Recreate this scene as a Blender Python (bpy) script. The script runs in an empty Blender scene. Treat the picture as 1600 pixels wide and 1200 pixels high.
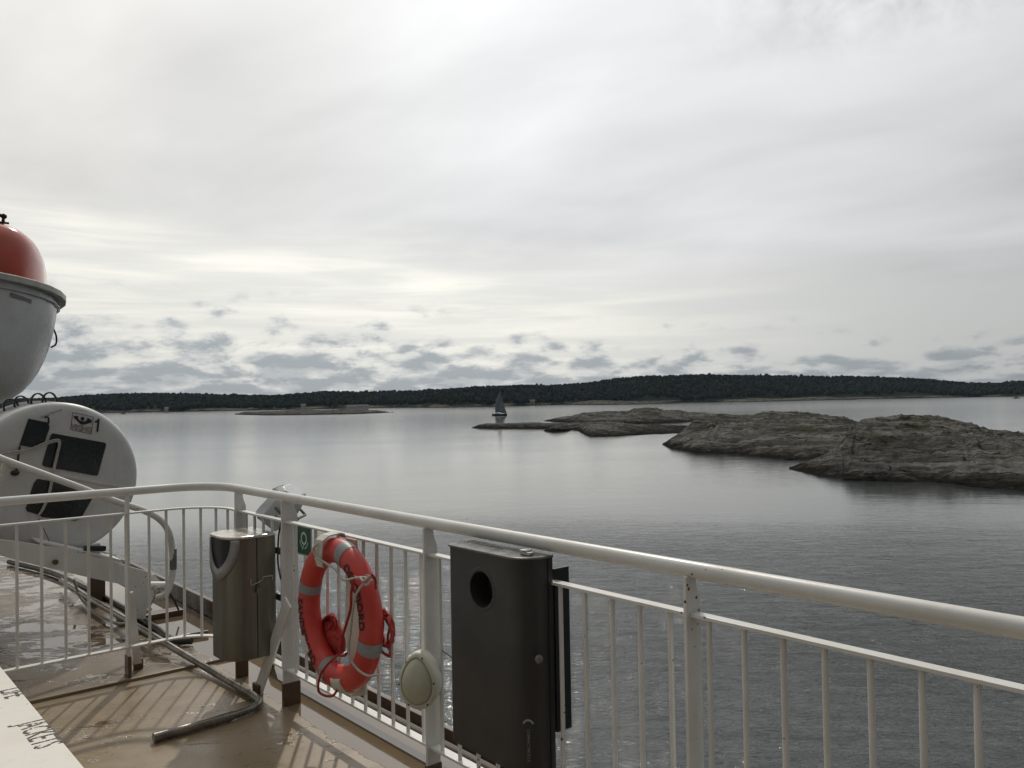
import bpy, bmesh, math, random
from mathutils import Vector, Matrix, noise
R = math.radians
random.seed(7)
SC = bpy.context.scene
COL = SC.collection

# ------------------------------------------------------------------ camera
EYE = Vector((0, 0, 1.6)); FPX = 1290.0; PITCH = R(1.09); ROLL = R(1.0)
F = Vector((0, math.cos(PITCH), math.sin(PITCH)))
R0 = Vector((1, 0, 0)); U0 = Vector((0, -math.sin(PITCH), math.cos(PITCH)))
CR = R0 * math.cos(ROLL) - U0 * math.sin(ROLL)
CU = R0 * math.sin(ROLL) + U0 * math.cos(ROLL)
cd = bpy.data.cameras.new('camera'); cam = bpy.data.objects.new('camera', cd); COL.objects.link(cam)
cd.sensor_fit = 'HORIZONTAL'; cd.sensor_width = 36; cd.lens = 36 * FPX / 1600
cd.clip_start = 0.05; cd.clip_end = 20000
M = Matrix((CR, CU, -F)).transposed().to_4x4(); M.translation = EYE
cam.matrix_world = M
SC.camera = cam

# ------------------------------------------------------------------ sun, sky, exposure
SUN_AZ = R(-7); SUN_EL = R(45)          # azimuth from +Y, positive to the right
sdir = Vector((math.sin(SUN_AZ) * math.cos(SUN_EL), math.cos(SUN_AZ) * math.cos(SUN_EL), math.sin(SUN_EL)))
sl = bpy.data.lights.new('sun', 'SUN'); sl.energy = 1.65; sl.angle = R(1.2); sl.color = (1.0, 0.93, 0.82)
so = bpy.data.objects.new('sun', sl); COL.objects.link(so); so.rotation_euler = (-sdir).to_track_quat('-Z', 'Y').to_euler()
so.location = (0, 0, 40)

world = bpy.data.worlds.new('World'); SC.world = world; world.use_nodes = True
NT = world.node_tree; NT.nodes.clear()

class NG:
    """tiny helper for writing node graphs"""
    def __init__(s, nt): s.nt = nt
    def n(s, typ, **kw):
        nd = s.nt.nodes.new(typ)
        for k, v in kw.items(): setattr(nd, k, v)
        return nd
    def put(s, sock, v):
        if hasattr(v, 'is_linked') or isinstance(v, bpy.types.NodeSocket): s.nt.links.new(v, sock)
        elif v is not None: sock.default_value = v
    def math(s, op, a, b=None, c=None, clamp=False):
        nd = s.n('ShaderNodeMath', operation=op, use_clamp=clamp)
        s.put(nd.inputs[0], a)
        if b is not None: s.put(nd.inputs[1], b)
        if c is not None: s.put(nd.inputs[2], c)
        return nd.outputs[0]
    def vec(s, x, y, z=0.0):
        nd = s.n('ShaderNodeCombineXYZ')
        s.put(nd.inputs[0], x); s.put(nd.inputs[1], y); s.put(nd.inputs[2], z); return nd.outputs[0]
    def noise(s, v, scale, detail=4, rough=0.5, dist=0.0, out=0):
        nd = s.n('ShaderNodeTexNoise'); s.put(nd.inputs['Vector'], v)
        nd.inputs['Scale'].default_value = scale; nd.inputs['Detail'].default_value = detail
        nd.inputs['Roughness'].default_value = rough; nd.inputs['Distortion'].default_value = dist
        return nd.outputs[out]
    def ramp(s, v, a, b, lo=0.0, hi=1.0, smooth=True):
        nd = s.n('ShaderNodeMapRange'); nd.interpolation_type = 'SMOOTHSTEP' if smooth else 'LINEAR'
        s.put(nd.inputs[0], v); s.put(nd.inputs[1], a); s.put(nd.inputs[2], b); s.put(nd.inputs[3], lo); s.put(nd.inputs[4], hi)
        return nd.outputs[0]
    def mix(s, f, a, b):
        nd = s.n('ShaderNodeMix', data_type='RGBA'); s.put(nd.inputs[0], f)
        for k, v in ((6, a), (7, b)):
            if isinstance(v, tuple): nd.inputs[k].default_value = (*v[:3], 1)
            else: s.nt.links.new(v, nd.inputs[k])
        return nd.outputs[2]
    def mapping(s, v, scale):
        nd = s.n('ShaderNodeMapping'); s.put(nd.inputs[0], v); nd.inputs['Scale'].default_value = scale; return nd.outputs[0]
    def scalecol(s, col, k):
        nd = s.n('ShaderNodeVectorMath', operation='SCALE'); s.put(nd.inputs[0], col); s.put(nd.inputs[3], k); return nd.outputs[0]

g = NG(NT)
tc = g.n('ShaderNodeTexCoord').outputs['Generated']
sep = g.n('ShaderNodeSeparateXYZ'); NT.links.new(tc, sep.inputs[0])
X, Y, Z = sep.outputs
az = g.math('ARCTAN2', X, Y)                       # 0 ahead, + to the right (radians)
el = g.math('ARCSINE', Z)
elc = g.math('MAXIMUM', el, 0.0)
zz = g.math('ADD', g.math('MAXIMUM', Z, 0.0), 0.16)
px_ = g.math('DIVIDE', X, zz); py_ = g.math('DIVIDE', Y, zz)
plane = g.vec(px_, py_, 0.0)
# high stratus sheet: broad soft streaks
rotn = g.n('ShaderNodeMapping'); g.put(rotn.inputs[0], plane); rotn.inputs['Rotation'].default_value = (0, 0, R(38)); plane = rotn.outputs[0]
n1 = g.noise(g.mapping(plane, (0.30, 0.72, 1)), 1.0, 3, 0.5, 0.5)
n2 = g.noise(g.mapping(plane, (1.0, 1.7, 1)), 1.3, 5, 0.5, 0.3)
n2b = g.noise(g.mapping(g.vec(az, elc, 3.0), (1, 1, 1)), 26.0, 5, 0.6, 0.4)
brokenmask = g.math('MULTIPLY', g.ramp(az, 0.15, 0.5), g.ramp(elc, 0.33, 0.47))
sheet = g.math('ADD', g.math('MULTIPLY', g.math('SUBTRACT', n1, 0.5), 0.50), g.math('MULTIPLY', g.math('SUBTRACT', n2, 0.5), 0.30))
sheet = g.math('ADD', sheet, g.math('MULTIPLY', g.math('MULTIPLY', g.math('SUBTRACT', n2b, 0.52), brokenmask), 0.9))
# grey bank whose lower edge drops to the right, warm clear band below it
edge = g.math('SUBTRACT', 0.195, g.math('MULTIPLY', g.math('ADD', az, 0.45), 0.085))
ew = g.math('MULTIPLY', g.math('SUBTRACT', g.noise(g.mapping(g.vec(az, elc, 0.0), (2.2, 7, 1)), 1.6, 4, 0.5), 0.5), 0.10)
bank = g.ramp(g.math('ADD', elc, ew), g.math('SUBTRACT', edge, 0.035), g.math('ADD', edge, 0.045))
warmn = g.noise(g.mapping(g.vec(az, elc, 1.0), (2.0, 26, 1)), 2.0, 5, 0.55, 0.4)
warm = g.mix(g.ramp(warmn, 0.35, 0.72), (0.72, 0.715, 0.68), (0.90, 0.88, 0.80))
warm = g.mix(g.ramp(az, -0.05, 0.50), warm, (0.60, 0.61, 0.60))
greyv = g.math('ADD', 0.615, sheet)
# brighter patch up where the veiled sun is
sunv = g.n('ShaderNodeVectorMath', operation='DOT_PRODUCT'); NT.links.new(tc, sunv.inputs[0]); sunv.inputs[1].default_value = sdir
cs = sunv.outputs['Value']
glow = g.math('POWER', g.math('MAXIMUM', g.math('MULTIPLY_ADD', cs, 0.5, 0.5), 0.0), 2.6)
glow2 = g.math('POWER', g.math('MAXIMUM', cs, 0.0), 9.0)
greyc = g.n('ShaderNodeCombineColor')
NT.links.new(greyv, greyc.inputs[0]); NT.links.new(g.math('MULTIPLY', greyv, 1.005), greyc.inputs[1]); NT.links.new(g.math('MULTIPLY', greyv, 1.01), greyc.inputs[2])
leftwarm = g.mix(g.ramp(az, -0.6, 0.05), (1.02, 1.0, 0.955), (1.0, 1.0, 1.0))
gm = g.n('ShaderNodeMix', data_type='RGBA', blend_type='MULTIPLY'); gm.inputs[0].default_value = 1
NT.links.new(greyc.outputs[0], gm.inputs[6]); NT.links.new(leftwarm, gm.inputs[7])
base = g.mix(bank, warm, gm.outputs[2])
# low cumulus rows near the horizon
def cumu(lift):
    v = g.mapping(g.vec(az, g.math('POWER', g.math('ADD', elc, lift), 0.66), 0.0), (17, 25, 1))
    nn_ = g.noise(v, 1.0, 9, 0.64, 0.25)
    wp = g.n('ShaderNodeVectorMath', operation='ADD'); g.put(wp.inputs[0], v); wnz = g.n('ShaderNodeTexNoise'); g.put(wnz.inputs['Vector'], v); wnz.inputs['Scale'].default_value = 1.8; wnz.inputs['Detail'].default_value = 6; wnz.inputs['Roughness'].default_value = 0.62
    g.nt.links.new(g.scalecol(wnz.outputs[1], 0.85), wp.inputs[1])
    vo = g.n('ShaderNodeTexVoronoi', feature='SMOOTH_F1'); g.put(vo.inputs['Vector'], wp.outputs[0]); vo.inputs['Scale'].default_value = 1.25; vo.inputs['Smoothness'].default_value = 0.35
    return g.math('ADD', g.math('MULTIPLY', nn_, 0.62), g.math('MULTIPLY', g.math('SUBTRACT', 1.0, vo.outputs['Distance']), 0.30))
c1 = cumu(0.004); c1up = cumu(0.013)
leftmore = g.ramp(az, -0.6, 0.55, 1.0, 0.0)
ctop = g.math('ADD', 0.062, g.math('MULTIPLY', leftmore, 0.045))
cov = g.ramp(elc, g.math('MULTIPLY', ctop, 0.15), g.math('MULTIPLY', ctop, 1.15), 0.27, 0.51)
cov = g.math('ADD', cov, g.math('MULTIPLY', g.math('SUBTRACT', 1.0, leftmore), 0.035))
cl = g.math('MULTIPLY', g.ramp(c1, g.math('SUBTRACT', cov, 0.045), g.math('ADD', cov, 0.15)), g.ramp(elc, g.math('MULTIPLY', ctop, 1.0), g.math('MULTIPLY', ctop, 1.45), 1.0, 0.0))
shade = g.ramp(g.math('SUBTRACT', c1, c1up), -0.06, 0.04)
shade = g.math('ADD', g.math('MULTIPLY', shade, 0.45), g.math('MULTIPLY', g.ramp(g.math('SUBTRACT', c1, cov), 0.0, 0.20), 0.55))
ccol = g.mix(shade, (0.60, 0.615, 0.615), (0.335, 0.37, 0.40))
base = g.mix(g.math('MULTIPLY', cl, 0.95), base, ccol)
# pale gap right above the horizon
gap = g.ramp(elc, 0.0, 0.016, 0.55, 0.0)
base = g.mix(gap, base, (0.60, 0.62, 0.61))
# brightness around the sun, darker behind the camera
ambient = g.math('ADD', g.math('MULTIPLY_ADD', glow, 1.12, 0.13), g.math('MULTIPLY', glow2, 0.42))
# keep the part seen ahead near 1
lit = g.scalecol(base, ambient)
sky = g.n('ShaderNodeTexSky'); sky.sky_type = 'NISHITA'; sky.sun_disc = False
sky.sun_elevation = SUN_EL; sky.sun_rotation = SUN_AZ
bg1 = g.n('ShaderNodeBackground'); NT.links.new(sky.outputs[0], bg1.inputs[0]); bg1.inputs[1].default_value = 0.08
bg2 = g.n('ShaderNodeBackground'); NT.links.new(lit, bg2.inputs[0]); bg2.inputs[1].default_value = 1.13
ms = g.n('ShaderNodeMixShader'); ms.inputs[0].default_value = 0.97
NT.links.new(bg1.outputs[0], ms.inputs[1]); NT.links.new(bg2.outputs[0], ms.inputs[2])
ow = g.n('ShaderNodeOutputWorld'); NT.links.new(ms.outputs[0], ow.inputs[0])

SC.view_settings.view_transform = 'Standard'; SC.view_settings.look = 'None'
SC.view_settings.exposure = 0.0; SC.view_settings.gamma = 1.0; SC.view_settings.use_curve_mapping = False
SC.render.engine = 'CYCLES'; SC.cycles.use_denoising = True
SC.cycles.sample_clamp_indirect = 6.0

# ------------------------------------------------------------------ pixel helpers (photo is 1600 x 1200)
AD = R(40.5)
D1 = Vector((-math.sin(AD), math.cos(AD), 0)); D2 = Vector((math.cos(AD), math.sin(AD), 0)); UP = Vector((0, 0, 1))
ORG = Vector((0.526, 2.38, 0))
def W(t, o, z): return ORG + D1 * t + D2 * o + UP * z     # ship frame: t along the rail, o outboard, z above deck
def ray(px, py): return F * FPX + CR * (px - 800) + CU * (600 - py)
def hit(px, py, n, p0):
    r = ray(px, py); return EYE + r * ((p0 - EYE).dot(n) / r.dot(n))
def onz(px, py, z): return hit(px, py, UP, Vector((0, 0, z)))
def ont(px, py, t): return hit(px, py, D1, W(t, 0, 0))
def ono(px, py, o): return hit(px, py, D2, W(0, o, 0))
SEA = 1.6 - 11.0
def atd(px, py, D):                                       # point on the pixel's ray at horizontal distance D
    r = ray(px, py); h = math.hypot(r.x, r.y); return EYE + r * (D / h)
def interp(tab, x):
    if x <= tab[0][0]: return tab[0][1]
    for (a, b), (c, d) in zip(tab, tab[1:]):
        if x <= c: return b + (d - b) * (x - a) / (c - a)
    return tab[-1][1]

# ------------------------------------------------------------------ mesh helpers
class MB:
    def __init__(s): s.v = []; s.f = []
    def add(s, vs, fs):
        k = len(s.v); s.v += [Vector(a) for a in vs]; s.f += [tuple(i + k for i in f) for f in fs]; return s
    def box(s, c, ax, ay, az_, sx, sy, sz):
        """box centred at c along the three unit axes with full sizes"""
        vs = [c + ax * (i * sx / 2) + ay * (j * sy / 2) + az_ * (k * sz / 2) for i in (-1, 1) for j in (-1, 1) for k in (-1, 1)]
        fs = [(0, 1, 3, 2), (4, 6, 7, 5), (0, 4, 5, 1), (2, 3, 7, 6), (0, 2, 6, 4), (1, 5, 7, 3)]
        return s.add(vs, fs)
    def tube(s, pts, r, n=10, caps=True):
        pts = [Vector(p) for p in pts]; rs = r if isinstance(r, (list, tuple)) else [r] * len(pts)
        T = []
        for i in range(len(pts)):
            a = pts[max(i - 1, 0)]; b = pts[min(i + 1, len(pts) - 1)]; T.append((b - a).normalized())
        ref = UP if abs(T[0].z) < 0.9 else Vector((1, 0, 0))
        u = T[0].cross(ref).normalized(); rings = []
        k = len(s.v)
        for i, p in enumerate(pts):
            u = (u - T[i] * u.dot(T[i])).normalized(); w = T[i].cross(u)
            for j in range(n):
                a = 2 * math.pi * j / n; s.v.append(p + (u * math.cos(a) + w * math.sin(a)) * rs[i])
        for i in range(len(pts) - 1):
            for j in range(n):
                a = k + i * n + j; b = k + i * n + (j + 1) % n; s.f.append((a, b, b + n, a + n))
        if caps:
            s.f.append(tuple(k + j for j in range(n))[::-1]); s.f.append(tuple(k + (len(pts) - 1) * n + j for j in range(n)))
        return s
    def ribbon(s, pts, half_side, half_h, side_vecs=None):
        """flat bar of rectangular section following pts (section: sideways x vertical)"""
        k = len(s.v); N = len(pts)
        for i, p in enumerate(pts):
            a = pts[max(i - 1, 0)]; b = pts[min(i + 1, N - 1)]; T = (b - a).normalized(); sd = T.cross(UP).normalized()
            for (e, h) in ((-1, -1), (1, -1), (1, 1), (-1, 1)): s.v.append(p + sd * e * half_side + UP * h * half_h)
        for i in range(N - 1):
            for j in range(4):
                a = k + i * 4 + j; b = k + i * 4 + (j + 1) % 4; s.f.append((a, b, b + 4, a + 4))
        s.f.append((k + 3, k + 2, k + 1, k)); e = k + (N - 1) * 4; s.f.append((e, e + 1, e + 2, e + 3))
        return s
    def prism(s, poly, ext):
        """closed polygon (list of points) extruded by vector ext"""
        n = len(poly); vs = [Vector(p) for p in poly] + [Vector(p) + ext for p in poly]
        fs = [tuple(range(n))[::-1], tuple(range(n, 2 * n))] + [(i, (i + 1) % n, n + (i + 1) % n, n + i) for i in range(n)]
        return s.add(vs, fs)
    def lathe(s, prof, c, ax, n=48, a0=0, a1=2 * math.pi, cap0=True, cap1=True):
        """prof = [(radius, distance along ax)]"""
        ax = ax.normalized(); ref = UP if abs(ax.z) < 0.9 else Vector((1, 0, 0)); u = ax.cross(ref).normalized(); w = ax.cross(u)
        k = len(s.v)
        for (r, d) in prof:
            for j in range(n):
                a = 2 * math.pi * j / n; s.v.append(c + ax * d + (u * math.cos(a) + w * math.sin(a)) * r)
        for i in range(len(prof) - 1):
            for j in range(n):
                a = k + i * n + j; b = k + i * n + (j + 1) % n; s.f.append((a, b, b + n, a + n))
        if cap0: s.f.append(tuple(k + j for j in range(n))[::-1])
        if cap1: s.f.append(tuple(k + (len(prof) - 1) * n + j for j in range(n)))
        return s
    def ball(s, c, rx, ax=None, n=12, m=8):
        ax = ax or (Vector((1, 0, 0)), Vector((0, 1, 0)), UP)
        rx = rx if isinstance(rx, (tuple, list)) else (rx, rx, rx)
        k = len(s.v)
        for i in range(1, m):
            th = math.pi * i / m
            for j in range(n):
                p = 2 * math.pi * j / n
                s.v.append(c + ax[0] * rx[0] * math.sin(th) * math.cos(p) + ax[1] * rx[1] * math.sin(th) * math.sin(p) + ax[2] * rx[2] * math.cos(th))
        top = len(s.v); s.v.append(c + ax[2] * rx[2]); s.v.append(c - ax[2] * rx[2])
        for i in range(m - 2):
            for j in range(n):
                a = k + i * n + j; b = k + i * n + (j + 1) % n; s.f.append((a, a + n, b + n, b))
        for j in range(n):
            s.f.append((top, k + j, k + (j + 1) % n)); e = k + (m - 2) * n; s.f.append((top + 1, e + (j + 1) % n, e + j))
        return s
    def build(s, name, mat, parent=None, smooth=32, bevel=0, recalc=True, origin=None):
        """link as ONE mesh object; vertices are given in world space; parent transforms are pure translations"""
        me = bpy.data.meshes.new(name)
        off = Vector((0, 0, 0))
        if origin is not None: off = Vector(origin)
        elif parent is not None: off = wloc(parent)
        me.from_pydata([v - off for v in s.v], [], s.f)
        if recalc:
            bm = bmesh.new(); bm.from_mesh(me); bmesh.ops.recalc_face_normals(bm, faces=bm.faces); bm.to_mesh(me); bm.free()
        if smooth:
            me.polygons.foreach_set('use_smooth', [True] * len(me.polygons)); me.set_sharp_from_angle(angle=R(smooth))
        me.materials.append(mat); me.update()
        o = bpy.data.objects.new(name, me); COL.objects.link(o)
        if parent is not None: o.parent = parent
        elif origin is not None: o.location = off
        if bevel:
            b = o.modifiers.new('bevel', 'BEVEL'); b.width = bevel; b.segments = 2; b.limit_method = 'ANGLE'; b.angle_limit = R(40)
            b.harden_normals = False
        return o
def wloc(o):
    p = Vector(o.location)
    while o.parent is not None: o = o.parent; p += Vector(o.location)
    return p
def tag(o, label=None, cat=None, group=None, kind=None):
    if label: o['label'] = label
    if cat: o['category'] = cat
    if group: o['group'] = group
    if kind: o['kind'] = kind
    return o
def thing(name, loc, label, cat, group=None):
    o = bpy.data.objects.new(name, None); COL.objects.link(o); o.location = loc; o.empty_display_size = 0.1
    return tag(o, label, cat, group)
def smooth_path(pts, n=8):
    """Catmull-Rom through pts"""
    pts = [Vector(p) for p in pts]; out = []
    P = [pts[0] * 2 - pts[1]] + pts + [pts[-1] * 2 - pts[-2]]
    for i in range(1, len(P) - 2):
        for k in range(n):
            t = k / n; a, b, c, d = P[i - 1], P[i], P[i + 1], P[i + 2]
            out.append(0.5 * ((2 * b) + (c - a) * t + (2 * a - 5 * b + 4 * c - d) * t * t + (3 * b - a - 3 * c + d) * t ** 3))
    out.append(pts[-1]); return out
def text_geo(txt, size=1.0, bold=0.0, align='CENTER', res=3, spacing=1.0):
    cu = bpy.data.curves.new('txt', 'FONT'); cu.body = txt; cu.size = size; cu.align_x = align; cu.align_y = 'CENTER'
    cu.offset = bold; cu.resolution_u = res; cu.space_character = spacing
    ob = bpy.data.objects.new('txt', cu); COL.objects.link(ob)
    dg = bpy.context.evaluated_depsgraph_get(); me = bpy.data.meshes.new_from_object(ob.evaluated_get(dg))
    vs = [v.co.copy() for v in me.vertices]; fs = [tuple(p.vertices) for p in me.polygons]
    bpy.data.objects.remove(ob); bpy.data.curves.remove(cu); bpy.data.meshes.remove(me)
    return vs, fs
def flat_text(mb, txt, size, c, ex, ey, bold=0.0, sx=1.0, spacing=1.0):
    vs, fs = text_geo(txt, size, bold, spacing=spacing)
    mb.add([c + ex * (v.x * sx) + ey * v.y for v in vs], fs)
def boolean_cut(o, cutter_mb):
    """cut a pocket out of object o; the cutter is thrown away again"""
    c = cutter_mb.build('cutter', o.data.materials[0], smooth=0)
    c.location = (0, 0, 0)
    c.data.transform(Matrix.Translation(-wloc(o)))
    c.matrix_world = Matrix.Translation(wloc(o))
    bpy.context.view_layer.update()
    m = o.modifiers.new('cut', 'BOOLEAN'); m.object = c; m.operation = 'DIFFERENCE'; m.solver = 'EXACT'
    dg = bpy.context.evaluated_depsgraph_get(); me = bpy.data.meshes.new_from_object(o.evaluated_get(dg))
    o.modifiers.clear(); old = o.data; o.data = me; bpy.data.meshes.remove(old)
    cm = c.data; bpy.data.objects.remove(c); bpy.data.meshes.remove(cm)
    o.data.polygons.foreach_set('use_smooth', [True] * len(o.data.polygons)); o.data.set_sharp_from_angle(angle=R(28))

# ------------------------------------------------------------------ materials
def mat(name):
    m = bpy.data.materials.new(name); m.use_nodes = True; nt = m.node_tree
    b = nt.nodes['Principled BSDF']; return m, NG(nt), b
def obj_co(g): return g.n('ShaderNodeTexCoord').outputs['Object']
def geo_pos(g): return g.n('ShaderNodeNewGeometry').outputs['Position']
def simple(name, col, rough=0.5, metal=0.0, var=0.12, scale=8.0, bump=0.0, coat=0.0):
    m, g, b = mat(name); co = geo_pos(g)
    n = g.noise(co, scale, 5, 0.6)
    dark = tuple(c * (1 - var) for c in col); lite = tuple(min(1, c * (1 + var)) for c in col)
    g.put(b.inputs['Base Color'], g.mix(g.ramp(n, 0.3, 0.7), dark, lite))
    g.put(b.inputs['Roughness'], g.ramp(g.noise(co, scale * 2.7, 4, 0.6), 0.3, 0.7, max(rough - 0.08, 0.02), min(rough + 0.1, 1), smooth=False))
    b.inputs['Metallic'].default_value = metal; b.inputs['Coat Weight'].default_value = coat
    if bump:
        bp = g.n('ShaderNodeBump'); bp.inputs['Strength'].default_value = bump; bp.inputs['Distance'].default_value = 0.002
        g.put(bp.inputs['Height'], g.noise(co, scale * 6, 4, 0.6)); g.put(b.inputs['Normal'], bp.outputs[0])
    return m
def paint(name, col, rust=0.0, grime=0.25, rough=0.32, chip_scale=38.0, rustcol=(0.10, 0.045, 0.02)):
    """ship's paint: brush unevenness, salt grime, chips and rust with their own shapes"""
    m, g, b = mat(name); co = geo_pos(g)
    n = g.noise(co, 5.0, 5, 0.6); streak = g.noise(g.mapping(co, (22, 22, 1.8)), 1.0, 4, 0.6)
    c = g.mix(g.ramp(n, 0.3, 0.75), col, tuple(x * (1 - grime * 0.5) * k for x, k in zip(col, (1, 0.985, 0.95))))
    c = g.mix(g.ramp(streak, 0.55, 0.8, 0.0, grime), c, tuple(x * 0.55 * k for x, k in zip(col, (1, 0.93, 0.80))))
    if rust > 0:
        vo = g.n('ShaderNodeTexVoronoi'); g.put(vo.inputs['Vector'], co); vo.inputs['Scale'].default_value = chip_scale
        big = g.noise(co, 3.1, 3, 0.5); jag = g.noise(co, 160.0, 3, 0.7)
        size = g.ramp(big, 0.44, 0.80, 0.0, 0.34 * rust)
        chip = g.ramp(g.math('SUBTRACT', g.math('ADD', vo.outputs['Distance'], g.math('MULTIPLY', g.math('SUBTRACT', jag, 0.5), 0.10)), size), -0.02, 0.02, 1.0, 0.0)
        c = g.mix(chip, c, rustcol)
        halo = g.math('MULTIPLY', g.ramp(g.noise(co, 9.0, 5, 0.65), 0.60, 0.78), 0.35 * rust)
        c = g.mix(halo, c, (0.36, 0.25, 0.15))
    g.put(b.inputs['Base Color'], c)
    g.put(b.inputs['Roughness'], g.ramp(n, 0.3, 0.7, rough, rough + 0.18))
    bp = g.n('ShaderNodeBump'); bp.inputs['Strength'].default_value = 0.25; bp.inputs['Distance'].default_value = 0.002
    g.put(bp.inputs['Height'], g.noise(co, 45.0, 4, 0.6)); g.put(b.inputs['Normal'], bp.outputs[0])
    return m
M_white = paint('white_ship_paint', (0.71, 0.71, 0.685), rust=0.75)
M_white_clean = paint('white_gelcoat', (0.58, 0.585, 0.58), rust=0.0, grime=0.3, rough=0.25)
M_hull = paint('lifeboat_hull', (0.54, 0.56, 0.56), rust=0.0, grime=0.15, rough=0.2)
M_lid = paint('box_lid_paint', (0.78, 0.755, 0.70), rust=0.25, grime=0.2, rough=0.4, chip_scale=20)
M_orange = simple('orange_canopy', (0.50, 0.075, 0.035), 0.16, var=0.08, scale=2.0, coat=0.5)
M_buoy = simple('buoy_orange', (0.56, 0.052, 0.038), 0.42, var=0.12, scale=7, bump=0.2)
M_tape = simple('reflective_tape', (0.25, 0.265, 0.27), 0.45, metal=0.0, scale=30)
M_black = simple('black_plastic', (0.012, 0.014, 0.016), 0.4)
M_window = simple('dark_panel', (0.010, 0.016, 0.018), 0.22, var=0.3, scale=5)
M_ink = simple('black_ink', (0.018, 0.018, 0.02), 0.6)
M_inkred = simple('red_brown_ink', (0.16, 0.05, 0.05), 0.6)
M_grey = simple('grey_fitting', (0.16, 0.16, 0.15), 0.5)
M_rope = simple('grey_rope', (0.42, 0.40, 0.36), 0.9, scale=60, bump=0.8)
M_redrope = simple('red_rope', (0.36, 0.035, 0.03), 0.85, scale=90, bump=0.8, var=0.35)
M_redbag = simple('red_line_bag', (0.42, 0.05, 0.04), 0.9, scale=50, bump=0.8, var=0.3)
M_cream = paint('cream_plastic', (0.62, 0.62, 0.50), rust=0.15, grime=0.35, rough=0.42)
M_holder = paint('holder_cream', (0.60, 0.58, 0.50), rust=0.0, grime=0.25, rough=0.4)
M_green = simple('sign_green', (0.005, 0.075, 0.04), 0.4, var=0.1)
M_signwhite = simple('sign_white', (0.55, 0.62, 0.57), 0.4, var=0.05)
M_binblack = simple('bin_dark_steel', (0.030, 0.030, 0.028), 0.38, metal=0.0, var=0.25, scale=3, bump=0.1)
M_alu = simple('bright_metal', (0.55, 0.55, 0.53), 0.3, metal=0.8, scale=20)
M_pipe = simple('weathered_pipe', (0.22, 0.20, 0.17), 0.28, metal=0.75, var=0.35, scale=9, bump=0.2)
M_brown = paint('brown_edge_paint', (0.075, 0.05, 0.032), rust=0.5, grime=0.3, rough=0.22)
M_foot = paint('brown_foot_paint', (0.115, 0.075, 0.045), rust=0.8, grime=0.3, rough=0.3)
M_lamp = simple('lamp_housing', (0.55, 0.57, 0.58), 0.32, var=0.08)
M_glassdark = simple('lamp_glass', (0.03, 0.032, 0.035), 0.1)

def mk_steel():
    m, g, b = mat('brushed_steel'); co = geo_pos(g)
    s = g.noise(g.mapping(co, (60, 60, 2.5)), 3.0, 5, 0.65); st = g.noise(g.mapping(co, (7, 7, 0.9)), 1.3, 5, 0.6)
    c = g.mix(g.ramp(st, 0.3, 0.72), (0.205, 0.195, 0.160), (0.135, 0.13, 0.11))
    g.put(b.inputs['Base Color'], c); b.inputs['Metallic'].default_value = 0.85
    g.put(b.inputs['Roughness'], g.ramp(s, 0.3, 0.7, 0.28, 0.46)); return m
M_steel = mk_steel()

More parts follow.
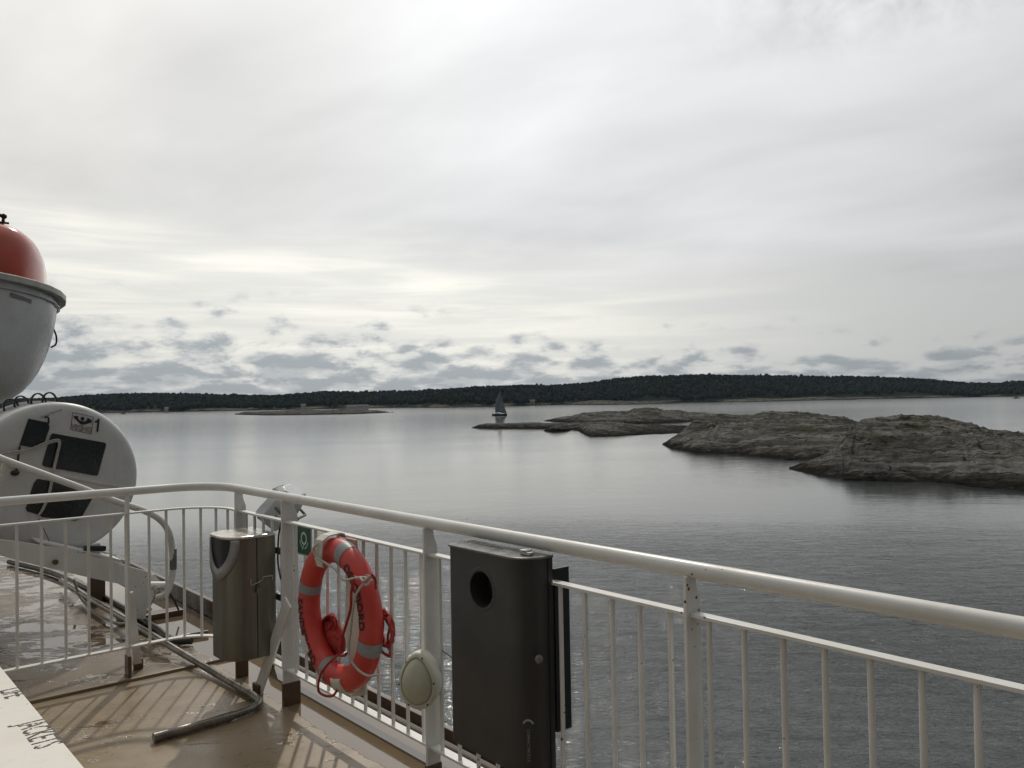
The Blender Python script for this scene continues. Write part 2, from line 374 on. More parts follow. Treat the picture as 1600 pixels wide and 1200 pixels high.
def mk_deck():
    m, g, b = mat('wet_deck_paint'); co = geo_pos(g)
    # coordinates in the ship's frame, so that water collects along the rail
    dv = lambda d: (lambda n: (g.nt.links.new(co, n.inputs[0]), setattr(n.inputs[1], 'default_value', d), n.outputs['Value'])[2])(g.n('ShaderNodeVectorMath', operation='DOT_PRODUCT'))
    tt = g.math('SUBTRACT', dv(D1), ORG.dot(D1)); oo = g.math('SUBTRACT', dv(D2), ORG.dot(D2))
    n = g.noise(co, 2.2, 6, 0.6); fine = g.noise(co, 30, 4, 0.6)
    c = g.mix(g.ramp(n, 0.3, 0.7), (0.228, 0.170, 0.104), (0.268, 0.205, 0.131))
    c = g.mix(g.ramp(fine, 0.62, 0.78, 0, 0.35), c, (0.12, 0.085, 0.055))
    scr = g.noise(g.mapping(co, (3, 22, 1)), 1.6, 5, 0.7, 1.5)
    c = g.mix(g.ramp(scr, 0.63, 0.69, 0, 0.45), c, (0.38, 0.31, 0.22))
    vo = g.n('ShaderNodeTexVoronoi'); g.put(vo.inputs['Vector'], co); vo.inputs['Scale'].default_value = 7
    chip = g.ramp(g.math('ADD', vo.outputs['Distance'], g.math('MULTIPLY', fine, 0.1)), 0.085, 0.105, 1.0, 0.0)
    c = g.mix(g.math('MULTIPLY', chip, 0.8), c, (0.055, 0.033, 0.02))
    c = g.mix(g.ramp(g.math('ADD', tt, g.math('MULTIPLY', n, 0.3)), 3.74, 3.90, 0.0, 0.62), c, (0.075, 0.050, 0.030))  # wet paint is darker past the step; shade at the left is coloured in too
    puddle_n = g.math('ADD', g.math('MULTIPLY', g.noise(co, 1.5, 8, 0.62, 0.9), 0.62), g.math('MULTIPLY', g.noise(g.mapping(co, (1.4, 5.5, 1)), 1.6, 8, 0.68, 1.6), 0.38))
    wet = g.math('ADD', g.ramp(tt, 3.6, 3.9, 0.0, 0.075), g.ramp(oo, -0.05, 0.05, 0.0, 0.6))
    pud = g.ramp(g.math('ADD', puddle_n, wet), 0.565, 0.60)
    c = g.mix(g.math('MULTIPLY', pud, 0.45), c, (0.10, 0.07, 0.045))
    g.put(b.inputs['Base Color'], c)
    r = g.ramp(g.noise(co, 6.0, 5, 0.65), 0.3, 0.7, 0.24, 0.40)
    rr = g.n('ShaderNodeMix', data_type='FLOAT'); g.put(rr.inputs[0], pud); g.put(rr.inputs[2], r); rr.inputs[3].default_value = 0.025
    g.put(b.inputs['Roughness'], rr.outputs[0])
    ii = g.n('ShaderNodeMix', data_type='FLOAT'); g.put(ii.inputs[0], pud); ii.inputs[2].default_value = 1.5; ii.inputs[3].default_value = 1.9
    g.put(b.inputs['IOR'], ii.outputs[0])
    h = g.math('MULTIPLY', g.math('ADD', g.math('MULTIPLY', fine, 0.25), n), g.math('SUBTRACT', 1.0, g.math('MULTIPLY', pud, 0.93)))
    bp = g.n('ShaderNodeBump'); bp.inputs['Strength'].default_value = 0.5; bp.inputs['Distance'].default_value = 0.004
    g.put(bp.inputs['Height'], h); g.put(b.inputs['Normal'], bp.outputs[0])
    return m
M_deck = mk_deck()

def mk_water():
    m, g, b = mat('sea_water'); co = geo_pos(g)
    b.inputs['Base Color'].default_value = (0.042, 0.050, 0.052, 1); b.inputs['IOR'].default_value = 1.34
    b.inputs['Roughness'].default_value = 0.045
    def lay(rotdeg, sx, sy, det, ro, di, seed):
        mp = g.n('ShaderNodeMapping'); g.put(mp.inputs[0], co); mp.inputs['Rotation'].default_value = (0, 0, R(rotdeg)); mp.inputs['Scale'].default_value = (sx, sy, 1); mp.inputs['Location'].default_value = (seed, seed * 2, seed)
        return g.noise(mp.outputs[0], 1.0, det, ro, di)
    w0 = g.math('ADD', lay(-19, 0.08, 0.19, 3, 0.5, 1.2, 3.3), lay(31, 0.10, 0.17, 3, 0.5, 1.0, 7.1))
    w1 = g.math('ADD', lay(-23, 0.5, 1.1, 4, 0.6, 1.4, 1.7), lay(24, 0.62, 1.25, 4, 0.6, 1.2, 9.2))
    w2 = g.math('ADD', lay(-35, 2.1, 4.1, 4, 0.62, 0.9, 5.5), lay(14, 2.7, 5.1, 4, 0.62, 0.9, 2.2))
    far = g.n('ShaderNodeVectorMath', operation='LENGTH'); g.put(far.inputs[0], co)
    g.put(b.inputs['Roughness'], g.ramp(far.outputs['Value'], 80.0, 900.0, 0.05, 0.13))
    calm = g.ramp(g.noise(g.mapping(co, (0.008, 0.022, 1)), 1.0, 4, 0.55, 0.8), 0.35, 0.65, 0.6, 1.0)
    shelter = g.math('MINIMUM', g.ramp(far.outputs['Value'], 20.0, 90.0, 1.1, 0.062), g.math('ADD', g.ramp(far.outputs['Value'], 110.0, 900.0, 0.10, 0.0), 0.90))
    h = g.math('ADD', g.math('ADD', g.math('MULTIPLY', w0, 0.70), g.math('MULTIPLY', w1, 0.36)), g.math('MULTIPLY', w2, 0.11))
    bp = g.n('ShaderNodeBump'); bp.inputs['Distance'].default_value = 0.48
    g.put(bp.inputs['Strength'], g.math('MULTIPLY', calm, shelter)); g.put(bp.inputs['Height'], h); g.put(b.inputs['Normal'], bp.outputs[0])
    return m
M_water = mk_water()

def mk_rock():
    m, g, b = mat('gneiss_rock'); co = geo_pos(g)
    sp = g.n('ShaderNodeSeparateXYZ'); g.put(sp.inputs[0], co)
    hz = g.math('SUBTRACT', sp.outputs[2], SEA)
    rt = g.n('ShaderNodeMapping'); g.put(rt.inputs[0], co); rt.inputs['Rotation'].default_value = (0, 0, R(28)); cr_ = rt.outputs[0]
    n = g.noise(g.mapping(cr_, (0.05, 0.16, 0.5)), 1.0, 7, 0.6, 0.6); n2 = g.noise(g.mapping(cr_, (0.12, 0.7, 2.0)), 1.0, 7, 0.62, 0.6); f = g.noise(co, 1.6, 7, 0.68)
    c = g.mix(g.ramp(n, 0.36, 0.64), (0.060, 0.060, 0.056), (0.185, 0.180, 0.168))
    c = g.mix(g.ramp(n2, 0.47, 0.62, 0, 0.85), c, (0.050, 0.050, 0.043))
    c = g.mix(g.ramp(f, 0.5, 0.78, 0, 0.65), c, (0.040, 0.039, 0.035))
    moss = g.math('MULTIPLY', g.ramp(g.noise(co, 0.16, 7, 0.62), 0.50, 0.60), g.ramp(hz, 1.8, 4.2))
    c = g.mix(g.math('MULTIPLY', moss, 0.8), c, (0.045, 0.047, 0.028))
    wv = g.n('ShaderNodeVectorMath', operation='ADD'); g.put(wv.inputs[0], g.mapping(cr_, (0.05, 0.20, 0.16)))
    nz = g.n('ShaderNodeTexNoise'); g.put(nz.inputs['Vector'], co); nz.inputs['Scale'].default_value = 0.12; nz.inputs['Detail'].default_value = 4
    g.nt.links.new(g.scalecol(nz.outputs[1], 0.9), wv.inputs[1])
    cr = g.n('ShaderNodeTexVoronoi', feature='DISTANCE_TO_EDGE'); g.put(cr.inputs['Vector'], wv.outputs[0]); cr.inputs['Scale'].default_value = 1.5
    crack = g.math('MULTIPLY', g.ramp(cr.outputs[0], 0.0, 0.03, 1.0, 0.0), g.ramp(g.noise(co, 0.25, 3, 0.5), 0.42, 0.55))
    c = g.mix(g.math('MULTIPLY', crack, 0.8), c, (0.012, 0.011, 0.010))
    tide = g.ramp(g.math('ADD', hz, g.math('MULTIPLY', g.math('SUBTRACT', g.noise(g.mapping(co, (1, 1, 0.2)), 0.45, 7, 0.68), 0.5), 3.6)), 0.2, 1.7, 1.0, 0.0)
    c = g.mix(g.math('MULTIPLY', tide, 0.93), c, (0.016, 0.015, 0.013))
    g.put(b.inputs['Base Color'], c)
    g.put(b.inputs['Roughness'], g.ramp(tide, 0, 1, 0.92, 0.7)); b.inputs['Specular IOR Level'].default_value = 0.0
    hgt = g.math('ADD', g.math('MULTIPLY', n2, 1.0), g.math('ADD', g.math('MULTIPLY', f, 0.35), g.math('MULTIPLY', crack, -0.35)))
    bp = g.n('ShaderNodeBump'); bp.inputs['Strength'].default_value = 0.9; bp.inputs['Distance'].default_value = 0.8
    g.put(bp.inputs['Height'], hgt); g.put(b.inputs['Normal'], bp.outputs[0])
    return m
M_rock = mk_rock()

def mk_hill():
    m, g, b = mat('shore_ground'); co = geo_pos(g)
    sp = g.n('ShaderNodeSeparateXYZ'); g.put(sp.inputs[0], co); hz = g.math('SUBTRACT', sp.outputs[2], SEA)
    n = g.noise(g.mapping(co, (0.02, 0.02, 0.15)), 1.0, 7, 0.65)
    rock = g.math('MULTIPLY', g.ramp(n, 0.42, 0.58), g.ramp(hz, 3.0, 6.0, 1.0, 0.0))
    c = g.mix(rock, (0.022, 0.028, 0.020), (0.13, 0.12, 0.105))
    c = g.mix(g.ramp(hz, 0.4, 1.6, 1.0, 0.0), c, (0.02, 0.019, 0.017))
    g.put(b.inputs['Base Color'], c); b.inputs['Roughness'].default_value = 0.95; b.inputs['Specular IOR Level'].default_value = 0.0; return m
M_hill = mk_hill()
def mk_forest():
    m, g, b = mat('conifer_foliage'); gi = g.n('ShaderNodeNewGeometry')
    c = g.mix(gi.outputs['Random Per Island'], (0.020, 0.026, 0.025), (0.044, 0.050, 0.044))
    g.put(b.inputs['Base Color'], c); b.inputs['Roughness'].default_value = 0.85
    b.inputs['Specular IOR Level'].default_value = 0.0; return m
M_forest = mk_forest()

# ------------------------------------------------------------------ sea
mb = MB(); ring = []
k = 6500
k = 4500; mb.add([(-k, -300, SEA), (k, -300, SEA), (k, 6000, SEA), (-k, 6000, SEA)], [(0, 1, 2, 3)])
tag(mb.build('water', M_water, smooth=0), 'calm grey sea with small ripples around the skerries', None, kind='structure')
del k

# ------------------------------------------------------------------ rocky skerries and hills (columns of pixels give shoreline and crest)
def skerry(name, bot, top, off, back, label, seed=0, step=3, rows=46, amp=0.10, mat_=None, x0=None, x1=None, power=0.95, strat=1.0, extra=1.35):
    x0 = bot[0][0] if x0 is None else x0; x1 = bot[-1][0] if x1 is None else x1
    n = int((x1 - x0) / step) + 1; V = []; Fc = []
    for i in range(n + 1):
        px = x0 + (x1 - x0) * i / n
        yb = interp(bot, px); yt = interp(top, px); p0 = onz(px, yb, SEA)
        d0 = math.hypot(p0.x, p0.y); dc = d0 + interp(off, px); db = dc + interp(back, px)
        crest = atd(px, yt, dc); hc = max(crest.z - SEA, 0.15)
        dirv = Vector((p0.x, p0.y, 0)).normalized()
        for j in range(rows + 1):
            v = j / rows
            if v < 0.65:
                u = v / 0.65; d = d0 - 1.0 + (dc - d0 + 1.0) * u; h = hc * (math.sin(min(u, 1) * math.pi / 2) ** power) if u > 0 else -0.6
            else:
                u = (v - 0.65) / 0.35; d = dc + (db - dc) * u; h = hc * math.cos(u * math.pi / 2) - 0.8 * u
            p = Vector((dirv.x * d, dirv.y * d, SEA + h))
            q = Vector((p.x, p.y, seed * 17.3))
            sc = 0.5 / max(hc, 1.2)
            fb = noise.fractal(q * sc * 0.8, 0.9, 2.1, 5)
            rid = abs(noise.noise(Vector((q.x * 0.10, q.y * 0.28, seed + 3.1)) * 1.6)) * 2 - 0.5
            ter = noise.fractal(Vector((q.x * 0.5, q.y * 1.1, seed)), 0.8, 2.2, 4) * 0.22 * strat
            edge_ = min(1.0, 4 * v * 1.0) * min(1, 4 * (1 - v)); w = min(1.0, h / max(hc, .1) * 1.5) if h > 0 else 0
            if v < 0.65: p.z += min(0.5, hc * 0.16) * noise.fractal(Vector((q.x * 0.35, q.y * 0.35, seed + 9.0)), 0.8, 2.1, 4) * (1 if step < 3 else 0.5)
            p.z += w * (hc * amp * (fb * 1.1 - rid * 0.8) * extra * (1 - 0.55 * (1 - abs(v - 0.65))) + ter)
            V.append(p)
    for i in range(n):
        for j in range(rows):
            a = i * (rows + 1) + j; b = a + rows + 1; Fc.append((a, b, b + 1, a + 1))
    m = MB(); m.add(V, Fc)
    o = m.build(name, mat_ or M_rock, smooth=60); return tag(o, label, None, kind='structure')

# far shore
shore_y = [(-600, 656), (0, 647.5), (160, 645), (370, 641.5), (600, 637), (700, 636.5), (800, 634.5), (900, 631.5), (1100, 628.5), (1300, 624), (1600, 619), (2200, 609)]
ridge_y = [(-600, 628), (-100, 624), (75, 621), (130, 617), (200, 614), (300, 613), (360, 616), (420, 616.5), (470, 613), (500, 611), (560, 611), (640, 609.5), (700, 606), (760, 602),
           (850, 601), (920, 597), (960, 590), (1010, 586), (1060, 585), (1150, 585), (1250, 586), (1330, 587), (1400, 589), (1453, 592), (1500, 597), (1550, 598), (1580, 594), (1700, 590), (2200, 600)]
def hill_h(px, v):
    yb = interp(shore_y, px); p0 = onz(px, yb, SEA); d0 = math.hypot(p0.x, p0.y)
    dr = d0 + 420; yt = interp(ridge_y, px); hr = max(atd(px, yt, dr).z - SEA - 9.0, 2.0)
    dirv = Vector((p0.x, p0.y, 0)).normalized()
    d = d0 + (dr - d0) * v * 1.0 if v <= 1 else dr + (v - 1) * 600
    h = hr * (max(v, 0) ** 0.62) if v <= 1 else hr * (1 - (v - 1) * 0.9)
    p = Vector((dirv.x * d, dirv.y * d, 0))
    nz = noise.fractal(Vector((p.x * 0.006, p.y * 0.006, 2.0)), 0.9, 2.0, 5)
    h += nz * 6.0 * min(1, v * 2) * (1 if v < 0.9 else 0.35)
    if v < 0.1: h = max(h, -0.5)
    p.z = SEA + h - (1.0 if v == 0 else 0)
    return p
V = []; Fc = []; rows = 20; xs = [(-500 + 9 * i) for i in range(285)]
for px in xs:
    for j in range(rows + 1): V.append(hill_h(px, 1.5 * (j / rows) ** 1.3))
for i in range(len(xs) - 1):
    for j in range(rows):
        a = i * (rows + 1) + j; b = a + rows + 1; Fc.append((a, b, b + 1, a + 1))
m_ = MB(); m_.add(V, Fc); tag(m_.build('hills', M_hill, smooth=60), 'long low hills of the far shore under dark forest', kind='structure')

# the forest reads as one dark mass: one object of many crowns
rf = random.Random(11); fm = MB()
for i in range(17000):
    px = rf.uniform(-380, 2000); v = 0.012 + rf.random() ** 1.6 * 1.10
    if i < 3500: v = rf.uniform(0.93, 1.04)
    n = noise.noise(Vector((px * 0.02, v * 6, 5.0)))
    if v < 0.035 + 0.09 * n + 0.02 * rf.random(): continue
    p = hill_h(px, v); h = rf.uniform(6.0, 10.0) * (1.0 if rf.random() > 0.04 else 1.25); w = h * rf.uniform(0.28, 0.50)
    k0 = len(fm.v); nn = 6; a0 = rf.random() * 6
    kind = rf.random()
    lay = [(0.05, 0.8), (0.42, 0.95), (0.78, 0.5)] if kind < 0.35 else [(0.1, 0.75), (0.5, 1.1), (0.86, 0.8)]
    for (hh, ww) in lay:
        for j in range(nn):
            a = a0 + j * math.tau / nn; rr = w * ww * rf.uniform(0.7, 1.2); fm.v.append(Vector((p.x + math.cos(a) * rr, p.y + math.sin(a) * rr, p.z + h * hh + rf.uniform(-.5, .5))))
    fm.v.append(Vector((p.x, p.y, p.z + h)))
    for L in range(2):
        for j in range(nn):
            a = k0 + L * nn + j; b = k0 + L * nn + (j + 1) % nn; fm.f.append((a, b, b + nn, a + nn))
    for j in range(nn): fm.f.append((k0 + 2 * nn + j, k0 + 2 * nn + (j + 1) % nn, k0 + 3 * nn))
fo = fm.build('forest', M_forest, smooth=0, recalc=False)
tag(fo, 'dark conifer forest covering the hills of the far shore', None, kind='stuff')

# low far islet left of the sailboat
skerry('far_islet', [(366, 647.5), (381, 648), (416, 649), (506, 648), (560, 647), (610, 644.5)],
       [(366, 647), (381, 643.5), (400, 643), (440, 642), (470, 640), (506, 641), (540, 639), (560, 641), (590, 641), (610, 644)],
       [(366, 5), (400, 60), (560, 80), (610, 5)], [(366, 5), (400, 60), (560, 80), (610, 5)],
       'low rocky islet lying before the wooded shore left of the sailboat', seed=4, rows=16, amp=0.16, strat=0.3)
skerry('shore_rocks', [(885, 633), (930, 633), (1000, 632), (1060, 630.5)], [(885, 632.5), (905, 628), (930, 625), (950, 626), (975, 626), (1000, 628), (1060, 630)],
       [(885, 5), (930, 60), (1060, 5)], [(885, 5), (930, 60), (1060, 5)], 'pale bare rocks at the foot of the far hill above the spit', seed=8, rows=12, amp=0.2, strat=0.3)
skerry('shore_rocks', [(1120, 628.5), (1180, 628), (1250, 626), (1340, 624.5)], [(1120, 628), (1150, 624), (1180, 622), (1210, 623), (1290, 619.5), (1310, 621), (1340, 624)],
       [(1120, 5), (1180, 60), (1340, 5)], [(1120, 5), (1180, 60), (1340, 5)], 'long pale strip of bare rocks along the far shore at right', seed=9, rows=12, amp=0.2, strat=0.3)
# hill of the middle skerry
skerry('rocky_skerry', [(850, 658), (885, 659.5), (912, 661.5), (948, 662), (984, 662), (1028, 661), (1083, 659), (1160, 656), (1200, 656)],
       [(850, 657.3), (874, 652), (896, 649.5), (912, 645), (948, 643), (982, 643), (990, 638.8), (1009, 637), (1028, 637), (1038, 641), (1064, 641), (1078, 644.5), (1100, 645), (1119, 647), (1160, 649), (1200, 654)],
       [(850, 4), (900, 40), (1009, 60), (1160, 60), (1200, 20)], [(850, 10), (900, 40), (1200, 40)], 'rounded back hill of the middle skerry with a flat knob on top', seed=1, step=2)
# low front lobe and long spit
skerry('rocky_skerry', [(737, 668.6), (775, 669.6), (830, 669.5), (870, 670), (885, 671), (903, 673), (912, 678), (923, 682), (967, 681.5), (995, 680), (1022, 678.5), (1064, 677.5), (1090, 676)],
       [(737, 668.1), (748, 663.5), (761, 661.5), (802, 661.5), (830, 660.2), (857, 661), (885, 661), (912, 659.5), (950, 659), (975, 661), (995, 663), (1022, 664), (1064, 665), (1090, 664)],
       [(737, 3), (761, 18), (885, 25), (912, 50), (1000, 55), (1090, 50)], [(737, 5), (800, 15), (900, 30), (1090, 20)], 'low dark spit of rock reaching left towards the sailboat', seed=2, step=2)
# first big lump
skerry('rocky_skerry', [(1035, 695), (1050, 700), (1090, 708), (1131, 708.5), (1178, 713), (1230, 717), (1290, 720), (1350, 722), (1420, 724)],
       [(1035, 694.3), (1050, 684), (1064, 676), (1083, 659), (1105, 654), (1125, 647), (1153, 650), (1203, 645), (1250, 645), (1287, 649), (1319, 652), (1340, 660), (1420, 672)],
       [(1035, 2), (1050, 14), (1083, 48), (1125, 62), (1250, 75), (1420, 50)], [(1035, 6), (1083, 25), (1250, 40), (1420, 30)], 'broad grey skerry behind the nearest one with a mossy top', seed=3, step=2, rows=80, amp=0.085, strat=0.9)
# nearest lump at right
skerry('rocky_skerry', [(1233, 732.5), (1260, 738), (1290, 744), (1319, 748), (1360, 751), (1412, 753), (1450, 752.5), (1490, 756), (1530, 762), (1600, 767), (1720, 776), (1800, 779)],
       [(1233, 731.6), (1260, 722), (1290, 711), (1312, 696), (1330, 671), (1345, 660), (1381, 653), (1420, 651), (1453, 651), (1480, 654), (1506, 659), (1537, 669), (1570, 675), (1600, 678), (1720, 690), (1800, 700)],
       [(1233, 1.5), (1260, 8), (1300, 18), (1345, 44), (1453, 52), (1600, 46), (1800, 40)], [(1233, 5), (1345, 25), (1453, 35), (1800, 30)], 'nearest and largest skerry at the right edge with cracked pale rock', seed=5, step=2, rows=110, amp=0.085, strat=1.0)

# small loose rocks off the tips
def boulder(px, py, w, label, seed):
    p = onz(px, py, SEA); d = math.hypot(p.x, p.y); s = w * d / FPX / 2; m = MB(); m.ball(p, (s, s * 0.8, s * 0.30), n=20, m=12)
    for v in m.v:
        q = v * (0.9 / max(s, .3)) + Vector((seed, 0, 0)); v += (v - p) * noise.fractal(q, 0.9, 2, 3) * 0.45
    tag(m.build('shore_rock', M_rock, smooth=50), label, kind='structure')
boulder(1335, 750, 26, 'small dark rock awash before the nearest skerry', 1)
boulder(1235, 718, 18, 'small dark rock at the waterline of the second skerry', 2)
boulder(870, 673, 40, 'flat ledge just above water before the spit', 3)

# ------------------------------------------------------------------ sailboat and small craft
def sailboat():
    p = onz(780, 649.3, SEA); d = math.hypot(p.x, p.y); s = d / FPX     # metres per pixel there
    rt = Vector((p.y, -p.x, 0)).normalized(); aw = Vector((p.x, p.y, 0)).normalized()
    hd = (rt * 0.95 - aw * 0.31).normalized(); sd = hd.cross(UP)
    T = thing('sailboat', p, 'small sailing yacht with two grey sails under the wooded shore', 'sailboat')
    L = 23.5 * s / 0.97; hm = MB(); N = 14; sec = 7; base_ = p - hd * L * 0.47
    for i in range(N + 1):
        u = i / N; w = L * 0.15 * (max(0.0, math.sin(math.pi * (0.16 + 0.84 * u)) ** 0.6) if u < 0.97 else 0.04); sheer = 1.05 + 0.55 * (u - 0.35) ** 2 * 2
        for j in range(sec):
            a = math.pi * j / (sec - 1); hm.v.append(base_ + hd * (L * u) + sd * (w * math.cos(a)) + UP * (sheer - (sheer + 0.5 * (1 - u * .6)) * math.sin(a)))
    for i in range(N):
        for j in range(sec - 1):
            a = i * sec + j; hm.f.append((a, a + 1, a + 1 + sec, a + sec))
        hm.f.append((i * sec, (i + 1) * sec, (i + 1) * sec + sec - 1, i * sec + sec - 1))
    hm.f.append(tuple(range(sec))); hm.f.append(tuple(N * sec + j for j in range(sec)))
    hm.build('hull', simple('navy_hull', (0.015, 0.018, 0.035), 0.3), T)
    c = MB(); c.prism([base_ + hd * (L * a) + UP * b - sd * 0.9 for a, b in ((0.16, 1.0), (0.16, 1.75), (0.30, 1.95), (0.52, 1.85), (0.58, 1.1))], sd * 1.8)
    c.build('cabin', simple('cabin_white', (0.62, 0.64, 0.68), 0.4), T, bevel=0.08)
    mh = 40 * s; ms_ = base_ + hd * (L * 0.585) + UP * 1.1
    m = MB(); m.tube([ms_, ms_ + UP * (mh - 1.1)], [0.11, 0.06], 8); m.build('mast', simple('mast_dark', (0.05, 0.05, 0.055), 0.4), T)
    b = MB(); b.tube([ms_ + UP * 1.1, ms_ + UP * 1.15 - hd * L * 0.40 + sd * 0.8], 0.09, 8); b.build('boom', simple('boom_dark', (0.05, 0.05, 0.055), 0.4), T)
    def sail(p0, p1, p2, belly, nm, mt, roach):
        g_ = 12; q = MB(); idx = {}
        for i in range(g_ + 1):
            for j in range(g_ + 1 - i):
                u, v = i / g_, j / g_; w = 1 - u - v
                idx[i, j] = len(q.v); q.v.append(p0 * w + p1 * u + p2 * v + sd * belly * 4 * (w * u + u * v + v * w) * (1 - 0.3 * u) - hd * roach * 4 * u * v)
        for i in range(g_):
            for j in range(g_ - i):
                q.f.append((idx[i, j], idx[i + 1, j], idx[i, j + 1]))
                if j < g_ - i - 1: q.f.append((idx[i + 1, j], idx[i + 1, j + 1], idx[i, j + 1]))
        o = q.build(nm, mt, T); sm = o.modifiers.new('thick', 'SOLIDIFY'); sm.thickness = 0.02
    ms1 = simple('sail_grey', (0.21, 0.235, 0.29), 0.8, var=0.1, scale=0.6)
    sail(ms_ + UP * 1.2 - hd * .12, ms_ + UP * (mh - 2.0) - hd * .1, ms_ + UP * 1.2 - hd * L * 0.35 + sd * 0.8, 0.35, 'mainsail', ms1, 1.5)
    sail(base_ + hd * L * 0.985 + UP * 1.5, ms_ + UP * (mh - 5.0) + hd * .35, ms_ + UP * 0.7 + hd * 0.55 + sd * 0.9, 0.4, 'jib', ms1, 0.35)
    st = MB(); st.tube([base_ + hd * L * 0.99 + UP * 1.4, ms_ + UP * (mh - 1.5)], 0.03, 5); st.tube([base_ + UP * 1.2, ms_ + UP * (mh - 1.4)], 0.03, 5); st.build('stay', M_grey, T)
    pr = MB(); q = base_ + hd * 0.5 + UP * 1.3; pr.ball(q + UP * .35, (0.25, 0.2, 0.45), n=8, m=6); pr.ball(q + UP * 0.95, 0.14, n=8, m=6)
    po = pr.build('person', M_grey, origin=q); tag(po, 'helmsman seated in the stern of the grey sailed yacht', 'person')
sailboat()
def motorboat(px, py, wpx, label, cabin=True):
    p = onz(px, py, SEA); d = math.hypot(p.x, p.y); L = wpx * d / FPX; rt = Vector((p.y, -p.x, 0)).normalized(); sd = rt.cross(UP)
    T = thing('motorboat', p, label, 'boat', 'small motorboats before the far shore')
    h = MB(); h.prism([p - rt * L / 2 - UP * .3 - sd * L * .14, p - rt * L / 2 + UP * L * .09 - sd * L * .14, p + rt * L / 2 + UP * L * .13 - sd * L * .14, p + rt * L * .40 - UP * .3 - sd * L * .14], sd * L * .28)
    h.build('hull', simple('boat_hull', (0.06, 0.06, 0.065), 0.4), T, bevel=L * 0.03)
    c = MB(); c.prism([p + rt * (L * a) + UP * (L * b) - sd * L * .09 for a, b in ((-.2, .08), (-.16, .28), (.08, .28), (.16, .1))], sd * L * .18)
    c.build('cabin', simple('boat_cabin', (0.10, 0.10, 0.10), 0.4), T, bevel=L * 0.02)
motorboat(193, 647, 8.5, 'dark motorboat on the water close to the white raft canister')
motorboat(613, 644.5, 5, 'tiny boat just off the right tip of the low far islet')
motorboat(1588, 622.5, 9, 'low boat below the wooded shore at the right edge of the photo')
def house(px, py, D, w, h, label, col=(0.5, 0.5, 0.47)):
    p = atd(px, py, D); rt = Vector((p.y, -p.x, 0)).normalized(); aw = Vector((p.x, p.y, 0)).normalized()
    T = thing('house', p, label, 'house', 'houses on the far shore')
    b = MB(); b.box(p + UP * h / 2 - UP * 1.5, rt, aw, UP, w, 7, h + 3); b.build('wall', simple('house_wall', col, 0.7), T)
    r = MB(); e = p + UP * h
    r.prism([e - aw * 4 - rt * (w / 2 + .4), e + aw * 4 - rt * (w / 2 + .4), e + UP * 2.6 - rt * (w / 2 + .4)], rt * (w + .8)); r.build('roof', simple('house_roof', (0.10, 0.09, 0.085), 0.8), T)
house(559, 638.5, 1180, 30, 3.0, 'long low white building on the shore behind the far islet', (0.62, 0.62, 0.6))
house(260, 641.5, 1400, 5.5, 3.0, 'small white house alone on the shore at far left')
house(818, 630.5, 1500, 9, 4, 'pale cottage nearest the right side of the sails')
house(832, 630, 1500, 9, 4, 'pale cottage second to the right of the sails', (0.40, 0.36, 0.33))
house(474, 638, 1250, 7, 4, 'small pale cottage above the middle of the far islet')

# ------------------------------------------------------------------ the ship: deck
STEP = 3.66; HS = 0.018; LIP = 0.33
mb = MB(); mb.prism([W(-4, -6, 0), W(-4, LIP, 0), W(STEP, LIP, 0), W(STEP, -6, 0)], -UP * 0.5)
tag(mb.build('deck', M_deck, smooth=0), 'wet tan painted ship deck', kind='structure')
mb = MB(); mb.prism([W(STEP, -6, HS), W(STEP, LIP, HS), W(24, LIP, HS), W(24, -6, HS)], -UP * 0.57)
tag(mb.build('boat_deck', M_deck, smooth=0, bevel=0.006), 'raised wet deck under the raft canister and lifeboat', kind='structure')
mb = MB(); mb.ribbon([W(-4, LIP + .02, 0.02), W(STEP, LIP + .02, 0.02)], 0.018, 0.045)
mb.ribbon([W(STEP + .003, LIP + .02, 0.07), W(24, LIP + .02, 0.07)], 0.018, 0.075)
eo = mb.build('deck_edge_bar', M_brown, smooth=0, bevel=0.004); tag(eo, 'dark brown upstand bar along the outer deck edge', 'edge bar')
mb = MB(); mb.prism([W(-4, LIP + .039, 0.0), W(-4, LIP + .05, 0.0), W(24, LIP + .05, 0), W(24, LIP + .039, 0)], UP * SEA)
tag(mb.build('ship_side', M_white_clean, smooth=0), 'white side of the ship below the deck edge', kind='structure')
mb = MB(); mb.tube([W(-4, 0.19, 0.075), W(3.28, 0.19, 0.075), W(3.33, 0.19, 0.02)], 0.026, 12)
tag(mb.build('edge_pipe', M_brown, smooth=60), 'brown pipe running just outside the foot of the guard rail', 'pipe')

# ------------------------------------------------------------------ guard rail
RAD = 0.30; TC = 3.71
def rail_pt(s, z):
    """s = arc length, 0 at t=0 on the long side, round the corner and on inboard"""
    L1 = TC - RAD; LA = RAD * math.pi / 2
    if s <= L1: return W(s, 0, z)
    if s <= L1 + LA:
        a = (s - L1) / RAD; return W(L1 + RAD * math.sin(a), -RAD + RAD * math.cos(a), z)
    return W(TC, -RAD - (s - L1 - LA), z)
L1 = TC - RAD; LA = RAD * math.pi / 2
def s_of_o(o): return L1 + LA + (-o - RAD)
def path(s0, s1, z):
    ss = [s0] + [L1 + LA * i / 12 for i in range(13) if s0 < L1 + LA * i / 12 < s1] + [s1]
    return [rail_pt(s, z) for s in ss]
G = thing('guard_rail', W(0, 0, 0), 'white painted guard rail with upright bars round the deck corner', 'railing')
SEND = s_of_o(-3.2)
mb = MB()
P = path(-2.6, SEND, 1.10)
mb.tube(P, 0.0245, 18); mb.build('top_rail', M_white, G, smooth=60)
posts = [-1.285, 0.025, 1.345, 2.675, 3.30]; lposts = [s_of_o(-0.513), s_of_o(-1.83), s_of_o(-3.14)]
allp = posts + lposts
